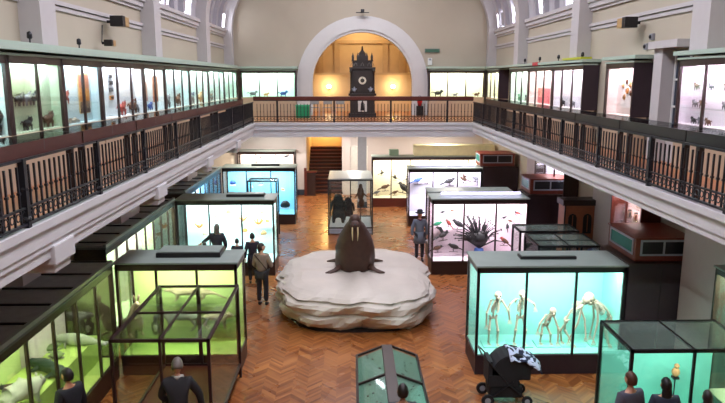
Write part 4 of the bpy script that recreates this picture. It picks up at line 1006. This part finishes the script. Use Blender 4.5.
# ---- gallery specimens
GXB = -5.36
def small_mammal(p, s, rz, m, lb, grp):
    t = thing('small_mammal', lb, 'mammal', p, rz, grp)
    MB().ell((0, 0, .3*s), (.3*s, .14*s, .17*s)).ell((.3*s, 0, .46*s), (.13*s, .1*s, .11*s)).tube([(.2*s, 0, .35*s), (.3*s, 0, .45*s)], .1*s, 8).ell((.42*s, 0, .43*s), (.06*s, .045*s, .045*s)).build('body', m, t, True)
    for a in (.2, -.2):
        for b in (-.08, .08): MB().tube([(a*s, b*s, .25*s), (a*s, b*s, 0)], [.05*s, .03*s], 6).build('leg', m, t)
    MB().tube([(-.28*s, 0, .32*s), (-.45*s, 0, .4*s), (-.6*s, 0, .3*s)], [.04*s, .035*s, .015*s], 6).build('tail', m, t)
    for b in (-.07, .07): MB().ell((.28*s, b*s, .57*s), (.02*s, .03*s, .045*s), seg=6, rings=4).build('ear', m, t)
    return t
def skull(p, s, rz, lb, grp):
    t = thing('mounted_skull', lb, 'skull', p, rz, grp)
    MB().ell((0, 0, .3*s), (.2*s, .15*s, .16*s)).tube([(.1*s, 0, .28*s), (.42*s, 0, .18*s)], [.12*s, .06*s], 8).build('cranium', BONE, t, True)
    MB().tube([(.0, 0, .1*s), (.4*s, 0, .08*s)], [.06*s, .04*s], 6, flat=.6).build('jaw', BONE, t)
    for b in (-.1, .1): MB().ell((.14*s, b*s, .32*s), (.05*s, .04*s, .05*s), seg=6, rings=4).build('eye_socket', HORN, t)
    MB().box(-.2*s, .4*s, -.14*s, .14*s, 0, .03*s).build('stand', WOODB, t)
def card(p, w, h, m, lb, grp, sd=-1, name=None, bands=None, key=None):
    if name:
        t = thing(name, lb, 'tile', p, 0, grp); MB().box(-.012, .012, -w/2, w/2, 0, h).build('board', m, t)
        MB().box(*sorted((0, -sd*.016)), -w*.35, w*.35, h*.25, h*.75).build('relief', HORN, t); return t
    o, rz, _ = CASES[key]
    cs = [q for q in bpy.data.objects if q.get('category') == 'wall display case' and (q.location-o).length < .01][0]
    b = MB().box(-.012, .012, -w/2, w/2, 0, h).build('painted_panel', m, cs)
    iv = (Matrix.Translation(o) @ Matrix.Rotation(rz, 4, 'Z')).inverted(); b.matrix_parent_inverse = iv; b.location = p
    for z0, z1, mm in bands or (): MB().box(*sorted((0, -sd*.018)), -w/2+.01, w/2-.01, z0*h, z1*h).build('coloured_band', mm, b)
def shelf(key, u0, u1, z, zz0=GF):
    t = [o for o in bpy.data.objects if o.get('label') and o.get('category') == 'wall display case' and (o.location-CASES[key][0]).length < .01][0]
    MB().box(u0, u1, .06, .27, z-zz0-.02, z-zz0-.006).build('glass_shelf', GLASS, t)
gl = 'mounts in the left gallery cases'; gr_ = 'mounts in the right gallery cases'
small_mammal((GXB, 9.85, 5.345), .62, R(80), BLK, 'black animal at the left edge of the left gallery cases', gl)
shelf('L1', .05, 1.85, 5.75)
for k, (y, z, s, m, lb) in enumerate(((10.75, 5.75, .4, BLK, 'dark animal on the shelf of the pale-backed left gallery case, first'), (11.0, 5.75, .42, GRY, 'grey animal on the shelf of the pale-backed left gallery case, second'), (11.25, 5.75, .44, BLK, 'black animal on the shelf of the pale-backed left gallery case, third'),
    (10.95, 5.345, .4, BLK, 'dark animal at the bottom of the pale-backed left gallery case'), (11.7, 5.345, .5, BRN, 'brown animal at the bottom right of the pale-backed left case'))):
    small_mammal((GXB, y, z), s*.95, R(90), m, lb, gl)
card((-5.374, 10.8, 5.95), .8, .36, mat('pale_green_painting', '#b3bd94', .8), 'pale green painted panel high in the second left gallery case', gl, key='L1')
shelf('L2', .05, 1.8, 5.72)
small_mammal((GXB, 12.45, 5.72), .42, R(90), RED, 'reddish fox-like animal on the shelf above the skull row, left gallery', gl)
for k in range(4): skull((GXB, 12.25+.2*k, 5.345), .22, R(0), ['leftmost pale skull in the bottom row of the tan left gallery case', 'second pale skull in the bottom row of the tan left gallery case', 'third pale skull in the bottom row of the tan left gallery case', 'rightmost pale skull in the bottom row of the tan left gallery case'][k], gl)
card((-5.374, 13.4, 5.5), .5, .8, mat('tan_board', '#c8a878', .8), 'panel banded red, orange and dark at the fourth left gallery mullion', gl, bands=((.02, .3, mat('dark_band', '#4a3a38')), (.3, .62, ORG), (.62, .95, mat('rust_band', '#a8624c'))), key='L2')
for k, z in enumerate((6.2, 6.05, 5.9, 5.72)):
    card((-5.374, 14.95, z), .22, .09, [GRY, GRY, GRY, ORG][k], ['top small grey tile in a column in the bright left gallery case', 'second small grey tile in a column in the bright left gallery case', 'third small grey tile in a column in the bright left gallery case', 'orange tile at the foot of the column in the bright left case'][k], gl, name='specimen_tile')
small_mammal((GXB, 15.5, 5.345), .55, R(90), RED, 'reddish animal beside the column of tiles, left gallery', gl)
small_mammal((GXB, 16.25, 5.345), .6, R(90), BRN, 'brown animal pair member on the left, bright left gallery case', gl); small_mammal((GXB, 16.5, 5.345), .5, R(270), GRY, 'grey animal pair member on the right, bright left gallery case', gl)
card((-5.374, 18.3, 5.55), .4, .7, mat('rust_board', '#b06a4e', .8), 'tall rust-red panel in the fifth left gallery case', gl, key='L4')
card((-5.374, 17.3, 5.6), .5, .5, mat('pinkish_board', '#c8948a', .8), 'pinkish panel in the fifth left gallery case beside the rust one', gl, key='L4')
small_mammal((GXB, 17.7, 5.345), .4, R(90), BLU, 'dark blue-grey mount at the bottom of the fifth left gallery case', gl)
for k, (y, m) in enumerate(((19.3, GRY), (20.5, BRN), (22.3, GRY), (23.6, TAN), (25.4, GRY), (27.9, BRN))):
    small_mammal((GXB, y, 5.345), .65, R(90), m, '%s mount low in the left gallery case %s' % (['grey', 'brown', 'grey', 'tan', 'grey', 'brown'][k], ['just past the rust panel', 'before the narrow bluish panes', 'at the start of the bluish panes', 'at the middle of the bluish panes', 'near the far corner', 'nearest the far corner'][k]), gl)
# right
MB_ = card((6.59, 15.4, 5.5), .9, .78, mat('white_board', '#efe6e2', .8), 'framed white board in the single-paned right gallery case', gr_, sd=1, key='R1')
for k, (y, z, s, m) in enumerate(((15.75, 5.95, .2, TAN), (15.55, 6.05, .18, BRN), (15.35, 5.98, .2, TAN), (15.5, 5.82, .24, ORG), (15.3, 5.78, .2, BRN), (15.15, 5.7, .24, GRY), (15.65, 5.68, .2, TAN))):
    t = thing('tan_mask', ['left tan mask-like mount on the white board', 'upper brown mask-like mount on the white board', 'upper right tan mask-like mount on the white board', 'largest orange mask-like mount in the middle of the white board', 'brown mask-like mount right of the orange one', 'grey mask-like mount at the lower right of the white board', 'lower left tan mask-like mount on the white board'][k], 'mount', (6.57, y, z), 0, gr_)
    MB().ell((0, 0, s*.35), (.03, s*.3, s*.35)).ell((-.025, 0, s*.3), (.02, s*.08, s*.12)).build('face', m, t, True)
    for b in (-.12, .12): MB().ell((-.028, b*s, s*.42), (.01, s*.05, s*.04), seg=6, rings=4).build('eye', HORN, t)
for k, y in enumerate((12.25, 12.0, 11.75, 11.25, 10.95)):
    for j, z in enumerate((5.345, 5.66, 5.98)):
        if (k+j) % 4 == 3: continue
        row = ['bottom', 'middle', 'top'][j]; cl = ['first', 'second', 'third', 'fourth', 'fifth'][k]
        small_mammal((6.5, y, z), .24, R(90), [BLK, GRY, BRN][(k+j) % 3], 'tiny mount in the %s row, %s column, violet-tinted right gallery case' % (row, cl), 'tiny mounts in the violet-tinted right gallery case')
for z in (5.66, 5.98): shelf('R0', .1, 2.2, z)
card((6.59, 22.3, 5.36), 1.3, .5, mat('pink_board', '#e07078', .8), 'bright pink lower panel in the red right gallery case', gr_, sd=1, key='R3')
card((6.59, 18.1, 5.36), .4, .45, mat('lime_board', '#c8cc60', .8), 'yellow-green panel at the near end of the long right gallery cases', gr_, sd=1, key='R2')
for k, (y, m) in enumerate(((19.1, GRY), (20.0, BLK), (24.1, GRY), (25.1, GRN))):
    small_mammal((6.5, y, 5.345), .42, R(90), m, ['grey mount in the three-paned right gallery case, far pane', 'black mount in the three-paned right gallery case, middle pane', 'grey mount in the pale green right gallery case', 'green mount at the far end of the pale green right case'][k], gr_)
for k, (x, s, m, lb) in enumerate(((-4.5, .5, GRY, 'grey mount in the left pane of the far green-white case'), (-3.9, .35, TAN, 'tan mount in the middle pane of the far green-white case'), (-3.1, .5, BLU, 'dark blue mount in the right pane of the far green-white case'),
    (4.1, .55, BLK, 'long dark mount in the left pane of the far yellow-white case'), (4.9, .3, GRY, 'small grey mount in the middle pane of the far yellow-white case'), (5.9, .35, BRN, 'small brown mount in the right pane of the far yellow-white case'))):
    small_mammal((x, 30.65, 5.345), s, 0, m, lb, 'mounts in the far gallery cases')
# jars in the tall pink wall case
wc = [o for o in bpy.data.objects if o.name == 'tall_showcase'][0]
for z in (2.45, 2.8, 3.15): MB().box(.06, 1.69, .08, .4, z-.02, z-.005).build('glass_shelf', GLASS, wc)
JAR = glassmat('jar_glass', '#f0e6d0', .2)
for k, (y, z, m) in enumerate(((16.0, 2.45, BRN), (15.7, 2.45, BLK), (15.4, 2.45, TAN), (15.0, 2.45, BLK), (14.7, 2.45, BRN), (15.9, 2.8, GRY), (15.55, 2.8, BLK), (15.2, 2.8, RED), (14.8, 2.8, BLK), (15.8, 3.15, GRY), (15.1, 3.15, TAN))):
    r_ = {2.45: 'lower', 2.8: 'middle', 3.15: 'upper'}[z]
    t = thing('specimen_jar', 'jar with %s contents on the %s shelf of the tall pink case' % ({BRN: 'brown', BLK: 'black', TAN: 'tan', GRY: 'grey', RED: 'red'}[m], r_), 'jar', (6.88, y, z), 0, '%s jars on the %s shelf of the pink case' % ({BRN: 'brown', BLK: 'black', TAN: 'tan', GRY: 'grey', RED: 'red'}[m], r_))
    MB().lathe([(.05, 0), (.055, .02), (.055, .17), (.04, .19)], (0, 0, 0), 10).build('jar_body', JAR, t, True)
    MB().ell((0, 0, .09), (.03, .03, .07), seg=8, rings=6).build('contents', m, t, True)
    MB().lathe([(.045, .19), (.045, .215)], (0, 0, 0), 10).build('lid', BLK, t)
# centre vitrine contents
t = thing('hanging_skin', 'dark brown hanging animal mount in the right half of the central vitrine', 'mount', (.42, 26.3, .345))
MB().tube([(0, 0, 0), (0, 0, 1.55)], .02, 6).build('pole', IRON, t)
MB().ell((0, 0, 1.2), (.14, .1, .3)).ell((.04, 0, .8), (.12, .09, .2)).ell((0, 0, 1.5), (.08, .08, .1)).tube([(-.1, 0, 1.2), (-.25, 0, 1.0)], [.05, .02], 6).tube([(.1, 0, 1.2), (.28, 0, 1.05)], [.05, .02], 6).build('body', BRN, t, True)
def monkey(x, y, z0, s, m, lb, rz=0):
    def ex(t):
        for sx in (-1, 1): MB().ell((sx*.05*s, -.11*s, .8*s), (.012*s, .012*s, .012*s), seg=6, rings=4).build('eye', WHT, t); MB().ell((sx*.1*s, -.02*s, .8*s), (.02*s, .015*s, .03*s), seg=6, rings=4).build('ear', m, t)
    return beast('mounted_monkey', lb, 'monkey', (x, y, z0), rz, [(0, 0, .3*s), (0, 0, .5*s), (0, -.02*s, .65*s), (0, -.04*s, .8*s), (.16*s, -.02*s, .55*s), (.2*s, -.15*s, .35*s), (-.16*s, -.02*s, .55*s), (-.2*s, -.15*s, .35*s), (.12*s, -.12*s, .2*s), (.12*s, -.1*s, .03*s), (-.12*s, -.12*s, .2*s), (-.12*s, -.1*s, .03*s)],
          [(0, 1), (1, 2), (2, 3), (2, 4), (4, 5), (2, 6), (6, 7), (0, 8), (8, 9), (0, 10), (10, 11)], [x_*s for x_ in (.14, .13, .09, .09, .05, .03, .05, .03, .06, .04, .06, .04)], m, ex, 'monkeys in the central vitrine')
monkey(-.5, 26.2, .3, 1.6, mat('dark_teal_fur', '#16262a', .7), 'dark seated monkey mount in the left half of the central vitrine')
monkey(-.1, 26.7, .3, 1.3, BLK, 'smaller dark monkey mount behind the seated one in the central vitrine')
t = thing('small_mount', 'small tan specimen inside the turquoise vitrine at lower right', 'specimen', (5.62, 10.4, 1.1), 0)
MB().ell((0, 0, .1), (.07, .06, .09)).ell((0, -.02, .22), (.045, .045, .045)).build('body', TAN, t, True); MB().box(-.05, .05, -.05, .05, -.02, .02).build('stand', WOODB, t); MB().tube([(0, 0, 0), (0, 0, -.72)], .012, 6).build('rod', WOODB, t)
tg = [o for o in bpy.data.objects if (o.get('label') or '').startswith('black-framed turquoise')][0]
MB().box(.04, 2.01, 1.2, 1.25, .4, 1.46).build('turquoise_backboard', mat('turquoise_felt', '#72c4b2', .8), tg)
MB().box(.1, 1.95, .05, .13, 1.93, 1.95).build('lamp_housing', WOODB, tg)
area('vitrine_lamp', (1.0, .15, 1.92), (1.8, .06), 26, '#e8fff8', (R(35), 0, 0), tg)

# ------------------------------------------------------------------ people
def person(label, loc, rz, H=1.72, skin_='#b07a5c', hair='#2a1c14', top='#333', bottom='#222', shoe='#15131a', arms=None, legs=None, lean=0, headp=0, heady=0,
           longhair=False, hat=None, coat=0, bag=None, hairgrey=False, scarf=None):
    k = H/1.75; t = thing('person', label, 'person', loc, rz)
    S = mat('skin_'+skin_[1:], skin_, .5, var=.05); T = mat('top_'+top[1:], top, .8, var=.2, scale=10); B = mat('bottom_'+bottom[1:], bottom, .8, var=.15); Hh = mat('hair_'+hair[1:], hair, .5, var=.3, scale=20)
    a = dict(L=((-.24, 0, 1.13), (-.25, .06, .88)), R_=((.24, 0, 1.13), (.25, .06, .88)))
    if arms: a.update(arms)
    lg = dict(L=((-.1, .02, .5), (-.1, 0, .09)), R_=((.1, .02, .5), (.1, 0, .09)))
    if legs: lg.update(legs)
    rot = Matrix.Rotation(-lean, 4, 'X'); piv = Vector((0, 0, .95))
    def U(p, bend=True):
        p = Vector(p)
        if bend: p = (rot @ (p-piv))+piv
        return p*k
    pel, sp, ch, nk, hb = U((0, 0, .95)), U((0, .0, 1.13)), U((0, 0, 1.34)), U((0, -.0, 1.47)), U((0, .0, 1.56))
    shL, shR = U((-.17, 0, 1.41)), U((.17, 0, 1.41))
    eL, wL = [U(p) for p in a['L']]; eR, wR = [U(p) for p in a['R_']]
    hL, hR = U((-.09, 0, .9), 0), U((.09, 0, .9), 0)
    kL, aL = [U(p, 0) for p in lg['L']]; kR, aR = [U(p, 0) for p in lg['R_']]
    V = [pel, sp, ch, nk, hb, shL, eL, wL, shR, eR, wR, hL, kL, aL, hR, kR, aR]
    E_ = [(0, 1), (1, 2), (2, 3), (3, 4), (2, 5), (5, 6), (6, 7), (2, 8), (8, 9), (9, 10), (0, 11), (11, 12), (12, 13), (0, 14), (14, 15), (15, 16)]
    Rd = [.13, .11, .12, .055, .05, .065, .043, .03, .065, .043, .03, .085, .055, .035, .085, .055, .035]
    me = skin(V, E_, [r*k*.9 for r in Rd], 0, 1)
    mb = MB().add(me); bpy.data.meshes.remove(me)
    hrot = rot @ Matrix.Rotation(heady, 4, 'Z') @ Matrix.Rotation(-headp, 4, 'X')
    hc = U((0, .02, 1.64))
    n0 = len(mb.bm.verts)
    tmpb = bmesh.new(); bmesh.ops.create_uvsphere(tmpb, u_segments=16, v_segments=12, radius=1)
    for v in tmpb.verts:
        x, y, z = v.co
        f = 1-.32*max(0, -z)**1.2
        v.co = (x*.075*f, y*.095*(1-.1*max(0, -z)) + .012*max(0, y)*(z < 0), z*.118)
    def add_h(bmh):
        m_ = bpy.data.meshes.new('t'); bmh.to_mesh(m_); bmh.free(); m_.transform(Matrix.Translation(hc) @ hrot @ Matrix.Scale(k, 4)); mb.add(m_); bpy.data.meshes.remove(m_)
    add_h(tmpb)
    q = MB().tube([(0, .09, .02), (0, .112, -.02), (0, .1, -.03)], [.008, .015, .01], 6).ell((-.077, 0, -.005), (.012, .02, .03), seg=8, rings=6).ell((.077, 0, -.005), (.012, .02, .03), seg=8, rings=6).ell((0, .088, -.055), (.026, .012, .008), seg=8, rings=4)
    add_h(q.bm)
    for el, wr, sg in ((eL, wL, -1), (eR, wR, 1)):        # hands
        d = (wr-el).normalized(); c = wr+d*.045*k; sd = d.cross(Vector((0, 1, .01))).normalized(); nn = d.cross(sd)
        mb.tube([wr-d*.01, wr+d*.03*k, wr+d*.085*k], [.026*k, .038*k, .034*k], 8, flat=.5)
        for j in range(4):
            b0 = wr+d*.08*k+sd*(j-1.5)*.017*k; Lf = (.055, .068, .064, .05)[j]*k
            mb.tube([b0, b0+d*Lf*.5+nn*.006*k, b0+d*Lf*.85+nn*.022*k], [.009*k, .008*k, .006*k], 6)
        b0 = wr+d*.03*k-sd*.03*k*sg; mb.tube([b0, b0+d*.03*k-sd*.02*k*sg, b0+d*.055*k-sd*.02*k*sg], [.011*k, .01*k, .007*k], 6)
    body = mb.build('body', S, t, True)
    Mh = Matrix.Translation(hc) @ hrot @ Matrix.Scale(k, 4)
    for sx in (-1, 1):
        e = MB().ell((sx*.03, .084, .012), (.011, .008, .008), seg=8, rings=6); e.bm.transform(Mh); e.build('eye', HORN, t)
    hb_ = bmesh.new(); bmesh.ops.create_uvsphere(hb_, u_segments=18, v_segments=14, radius=1)
    for v in hb_.verts:
        x, y, z = v.co; s_ = 1.13+.02*math.sin(9*x+7*z)
        if y > .12 and z < .38: s_ = .8
        elif z < -.55: s_ = .85
        v.co = (x*.077*s_, (y*.097-.004)*s_, z*.118*s_)
    m_ = MB(); m_.bm.free(); m_.bm = hb_
    if longhair: m_.ell((0, -.06, -.12), (.085, .05, .16))
    m_.bm.transform(Mh); m_.build('hair', Hh, t, True)
    # clothes
    cv = [pel+Vector((0, 0, .0)), sp, ch, nk-(nk-ch)*.25, shL, eL, wL-(wL-eL)*.08, shR, eR, wR-(wR-eR)*.08]
    me = skin(cv, [(0, 1), (1, 2), (2, 3), (2, 4), (4, 5), (5, 6), (2, 7), (7, 8), (8, 9)], [r*k for r in (.165, .15, .155, .075, .088, .062, .048, .088, .062, .048)], 0, 2)
    mb = MB().add(me); bpy.data.meshes.remove(me)
    if coat: mb.bm.transform(Matrix()); mb.tube([U((0, 0, 1.05), 0), U((0, 0, .85), 0), U((0, .0, .95-coat), 0)], [.16*k, .185*k, .215*k], 14)
    mb.build('coat' if coat else 'jacket', T, t, True)
    me = skin([pel-Vector((0, 0, .02)), hL, kL, aL+Vector((0, 0, .02)), hR, kR, aR+Vector((0, 0, .02))], [(0, 1), (1, 2), (2, 3), (0, 4), (4, 5), (5, 6)], [r*k for r in (.15, .1, .075, .06, .1, .075, .06)], 0, 2)
    mb = MB().add(me); bpy.data.meshes.remove(me); mb.build('trousers', B, t, True)
    for an in (aL, aR):
        z0 = an.z-.09*k
        MB().ell((an.x, an.y+.07*k, z0+.035*k), (.042*k, .12*k, .035*k)).ell((an.x, an.y-.0*k, z0+.06*k), (.04*k, .05*k, .055*k)).build('shoe', mat('shoe_'+shoe[1:], shoe, .4), t, True)
    if hat:
        m_ = MB().lathe([(.17, .05), (.175, .06), (.1, .075), (.095, .14), (.07, .17), (.0, .175)], (0, -.005, 0), 18); m_.bm.transform(Mh); m_.build('hat', mat('hat_'+hat[1:], hat, .8), t, True)
    if scarf:
        MB().tube([nk+Vector((.07, .03, 0))*k, nk+Vector((0, .09, -.02))*k, nk+Vector((-.07, .03, 0))*k, nk+Vector((0, -.06, .02))*k, nk+Vector((.07, .03, 0))*k], .03*k, 8).build('scarf', mat('scarf_'+scarf[1:], scarf, .8), t, True)
    if bag:
        MB().tube([shL+Vector((0, -.09, .05))*k, ch+Vector((.02, -.165, -.05))*k, pel+Vector((.17, -.06, .08))*k], .014, 6).build('bag_strap', mat('strap_brown', '#3a2c24', .7), t, True)
    return t
person('man in grey-brown jacket and dark trousers standing left of the walrus plinth, back to camera', (-2.44, 17.25, 0), R(-12), 1.76, top='#8a7d6e', bottom='#23222a', hair='#2a221e', skin_='#c49a80', bag=True,
       arms=dict(L=((-.24, .03, 1.14), (-.16, .2, 1.02)), R_=((.25, .05, 1.14), (.18, .26, 1.06))), heady=R(-50), headp=R(-12))
person('dark-coated visitor standing behind the grey-jacketed man, facing the aqua case', (-2.98, 19.2, 0), R(15), 1.58, top='#1c1a26', bottom='#1a1820', hair='#14100e', coat=.35)
person('small child in black between the dark-coated visitor and the aqua case mullion', (-3.5, 19.5, 0), 0, 1.34, top='#22222c', bottom='#1d1d25', hair='#15110f')
person('woman with grey hair reaching out her left arm before the aqua case', (-4.1, 19.5, 0), R(0), 1.8, top='#2a2c36', bottom='#252530', hair='#5b5450', longhair=True,
       arms=dict(L=((-.3, .15, 1.28), (-.52, .2, 1.12)), R_=((.25, 0, 1.13), (.2, .1, .95))))
person('child in pink beneath the outstretched arm before the aqua case', (-4.45, 19.3, 0), 0, 1.28, top='#c08a90', bottom='#22222c', hair='#1a1412')
person('visitor in wide black hat and dark blue-grey coat right of the walrus', (2.36, 21.6, 0), R(188), 1.76, top='#5a616c', bottom='#232029', hair='#1a1412', hat='#15141a', coat=.3, skin_='#b5795c', scarf='#5a2a44',
       arms=dict(L=((-.26, .0, 1.14), (-.27, .04, .9)), R_=((.26, 0, 1.14), (.27, .04, .9))))
person('dark-haired visitor in black top at the lower left before the green case', (-4.42, 9.55, 0), R(60), 1.74, top='#14151d', bottom='#1c1c26', hair='#17110f')
person('woman in dark coat with pale scarf bending beside the left vitrine', (-2.72, 9.5, 0), R(10), 1.86, top='#1e1c20', bottom='#1c1a20', hair='#6a625a', lean=R(14), headp=R(20), coat=.3, scarf='#a8a49a',
       arms=dict(L=((-.26, .1, 1.2), (-.1, .2, 1.05)), R_=((.3, .08, 1.2), (.34, .16, .95))))
person('brown-haired man at the left corner of the turquoise vitrine', (4.3, 9.2, 0), R(20), 1.76, top='#4a4a58', bottom='#22242c', hair='#4a2c1e', skin_='#c08a70')
person('black-haired woman right of the brown-haired man before the turquoise vitrine', (4.85, 9.2, 0), R(-5), 1.66, top='#2a3040', bottom='#22242c', hair='#0e0c0e', longhair=True)
person('visitor in dark purple top at the lower right corner before the turquoise vitrine', (5.45, 9.1, 0), R(-15), 1.5, top='#2e2438', bottom='#22242c', hair='#241a1c', longhair=True)
person('dark-haired visitor whose head shows at the bottom edge over the table case', (.77, 8.95, 0), R(0), 1.72, top='#2c2a2e', bottom='#22222a', hair='#1c1512')
# pushchair
t = thing('pushchair', 'black pushchair with hood parked before the skeleton case', 'pushchair', (3.0, 11.75, 0), R(-90))
CL = mat('black_canvas', '#17171c', .8, var=.2); 
mb = MB()
for k in range(9):
    a0, a1 = PI*.12+k*.085*PI, PI*.12+(k+1)*.085*PI
    mb.prism([(.1+.42*math.cos(a0), .62+.42*math.sin(a0)), (.1+.42*math.cos(a1), .62+.42*math.sin(a1)), (.1+.38*math.cos(a1), .62+.38*math.sin(a1)), (.1+.38*math.cos(a0), .62+.38*math.sin(a0))], -.25, .25, 'x')
for sx in (-.25, .25): mb.prism([(.1+.4*math.cos(PI*.12+j*.095*PI), .62+.4*math.sin(PI*.12+j*.095*PI)) for j in range(9)]+[(.0, .5)], sx-.008, sx+.008, 'x')
mb.build('hood', CL, t)
MB().box(-.23, .23, -.35, .12, .4, .46, .01).box(-.23, .23, -.38, -.3, .42, .9, .01).box(-.25, -.22, -.36, .2, .4, .62).box(.22, .25, -.36, .2, .4, .62).build('seat', CL, t)
MB().box(-.22, .22, -.34, .3, .14, .38, .04).build('basket', CL, t)
MB().box(-.23, .23, .1, .45, .5, .8, .05).build('footmuff', CL, t)
for sx in (-1, 1):
    MB().tube([(sx*.25, .38, .12), (sx*.25, 0, .45), (sx*.25, -.42, .95), (sx*.25, -.5, 1.02)], .014, 6).tube([(sx*.25, -.38, .12), (sx*.25, .1, .5)], .014, 6).build('frame_tube', IRON, t)
    for yy, r in ((.38, .1), (-.38, .12)):
        w_ = MB().tube([(sx*.26-.02, yy, r), (sx*.26+.02, yy, r)], r, 18).build('wheel', CL, t)
        MB().tube([(sx*.26-.024, yy, r), (sx*.26+.024, yy, r)], r*.5, 10).build('hub', SIL, w_)
MB().tube([(-.25, -.5, 1.02), (.25, -.5, 1.02)], .018, 6).build('handle', IRON, t)
BLKT = mat('blanket_a', '#b8c4dc', .8)
nt = BLKT.node_tree; b_ = nt.nodes['Principled BSDF']; vo = nt.nodes.new('ShaderNodeTexVoronoi'); vo.inputs['Scale'].default_value = 9
rp = nt.nodes.new('ShaderNodeValToRGB'); rp.color_ramp.interpolation = 'CONSTANT'; rp.color_ramp.elements[0].color = lin('#1d2540'); rp.color_ramp.elements[1].position = .45; rp.color_ramp.elements[1].color = lin('#c6d2ec')
nt.links.new(vo.outputs['Color'], rp.inputs[0]); nt.links.new(rp.outputs[0], b_.inputs['Base Color'])
bl = MB(); n_ = 12; gv = []
for i in range(n_):
    row = []
    for j in range(n_):
        u, v_ = i/(n_-1), j/(n_-1)
        row.append(bl.bm.verts.new((-.3+.6*u, -.1+.5*v_, 1.0-.25*v_**2-.12*(abs(u-.5)*2)**2+.02*math.sin(11*u+7*v_)+.015*math.sin(17*v_))))
    gv.append(row)
for i in range(n_-1):
    for j in range(n_-1): bl.bm.faces.new((gv[i][j], gv[i+1][j], gv[i+1][j+1], gv[i][j+1]))
o_ = bl.build('blanket', BLKT, None, True); o_.scale = (1.15, 1.25, 1); o_.location = (3.13, 11.75, .09); o_.rotation_euler = (0, 0, R(-90))
sf_ = o_.modifiers.new('s', 'SOLIDIFY'); sf_.thickness = .02
tag(o_, 'blue and white patterned blanket draped over the black pushchair', 'blanket')
# ------------------------------------------------------------------ view
w = bpy.data.worlds.new('world'); sc.world = w; w.use_nodes = True
w.node_tree.nodes['Background'].inputs[0].default_value = lin('#aab4c8'); w.node_tree.nodes['Background'].inputs[1].default_value = .3
sc.view_settings.view_transform = 'Standard'; sc.view_settings.look = 'None'; sc.view_settings.gamma = 1
sc.view_settings.exposure = .5
sc.view_settings.use_curve_mapping = False
sc.cycles.max_bounces = 8; sc.cycles.transparent_max_bounces = 32; sc.cycles.diffuse_bounces = 4; sc.cycles.glossy_bounces = 3
sc.cycles.use_denoising = True
sc.cycles.caustics_reflective = False; sc.cycles.caustics_refractive = False
sc.cycles.sample_clamp_indirect = 4
bpy.context.view_layer.update()
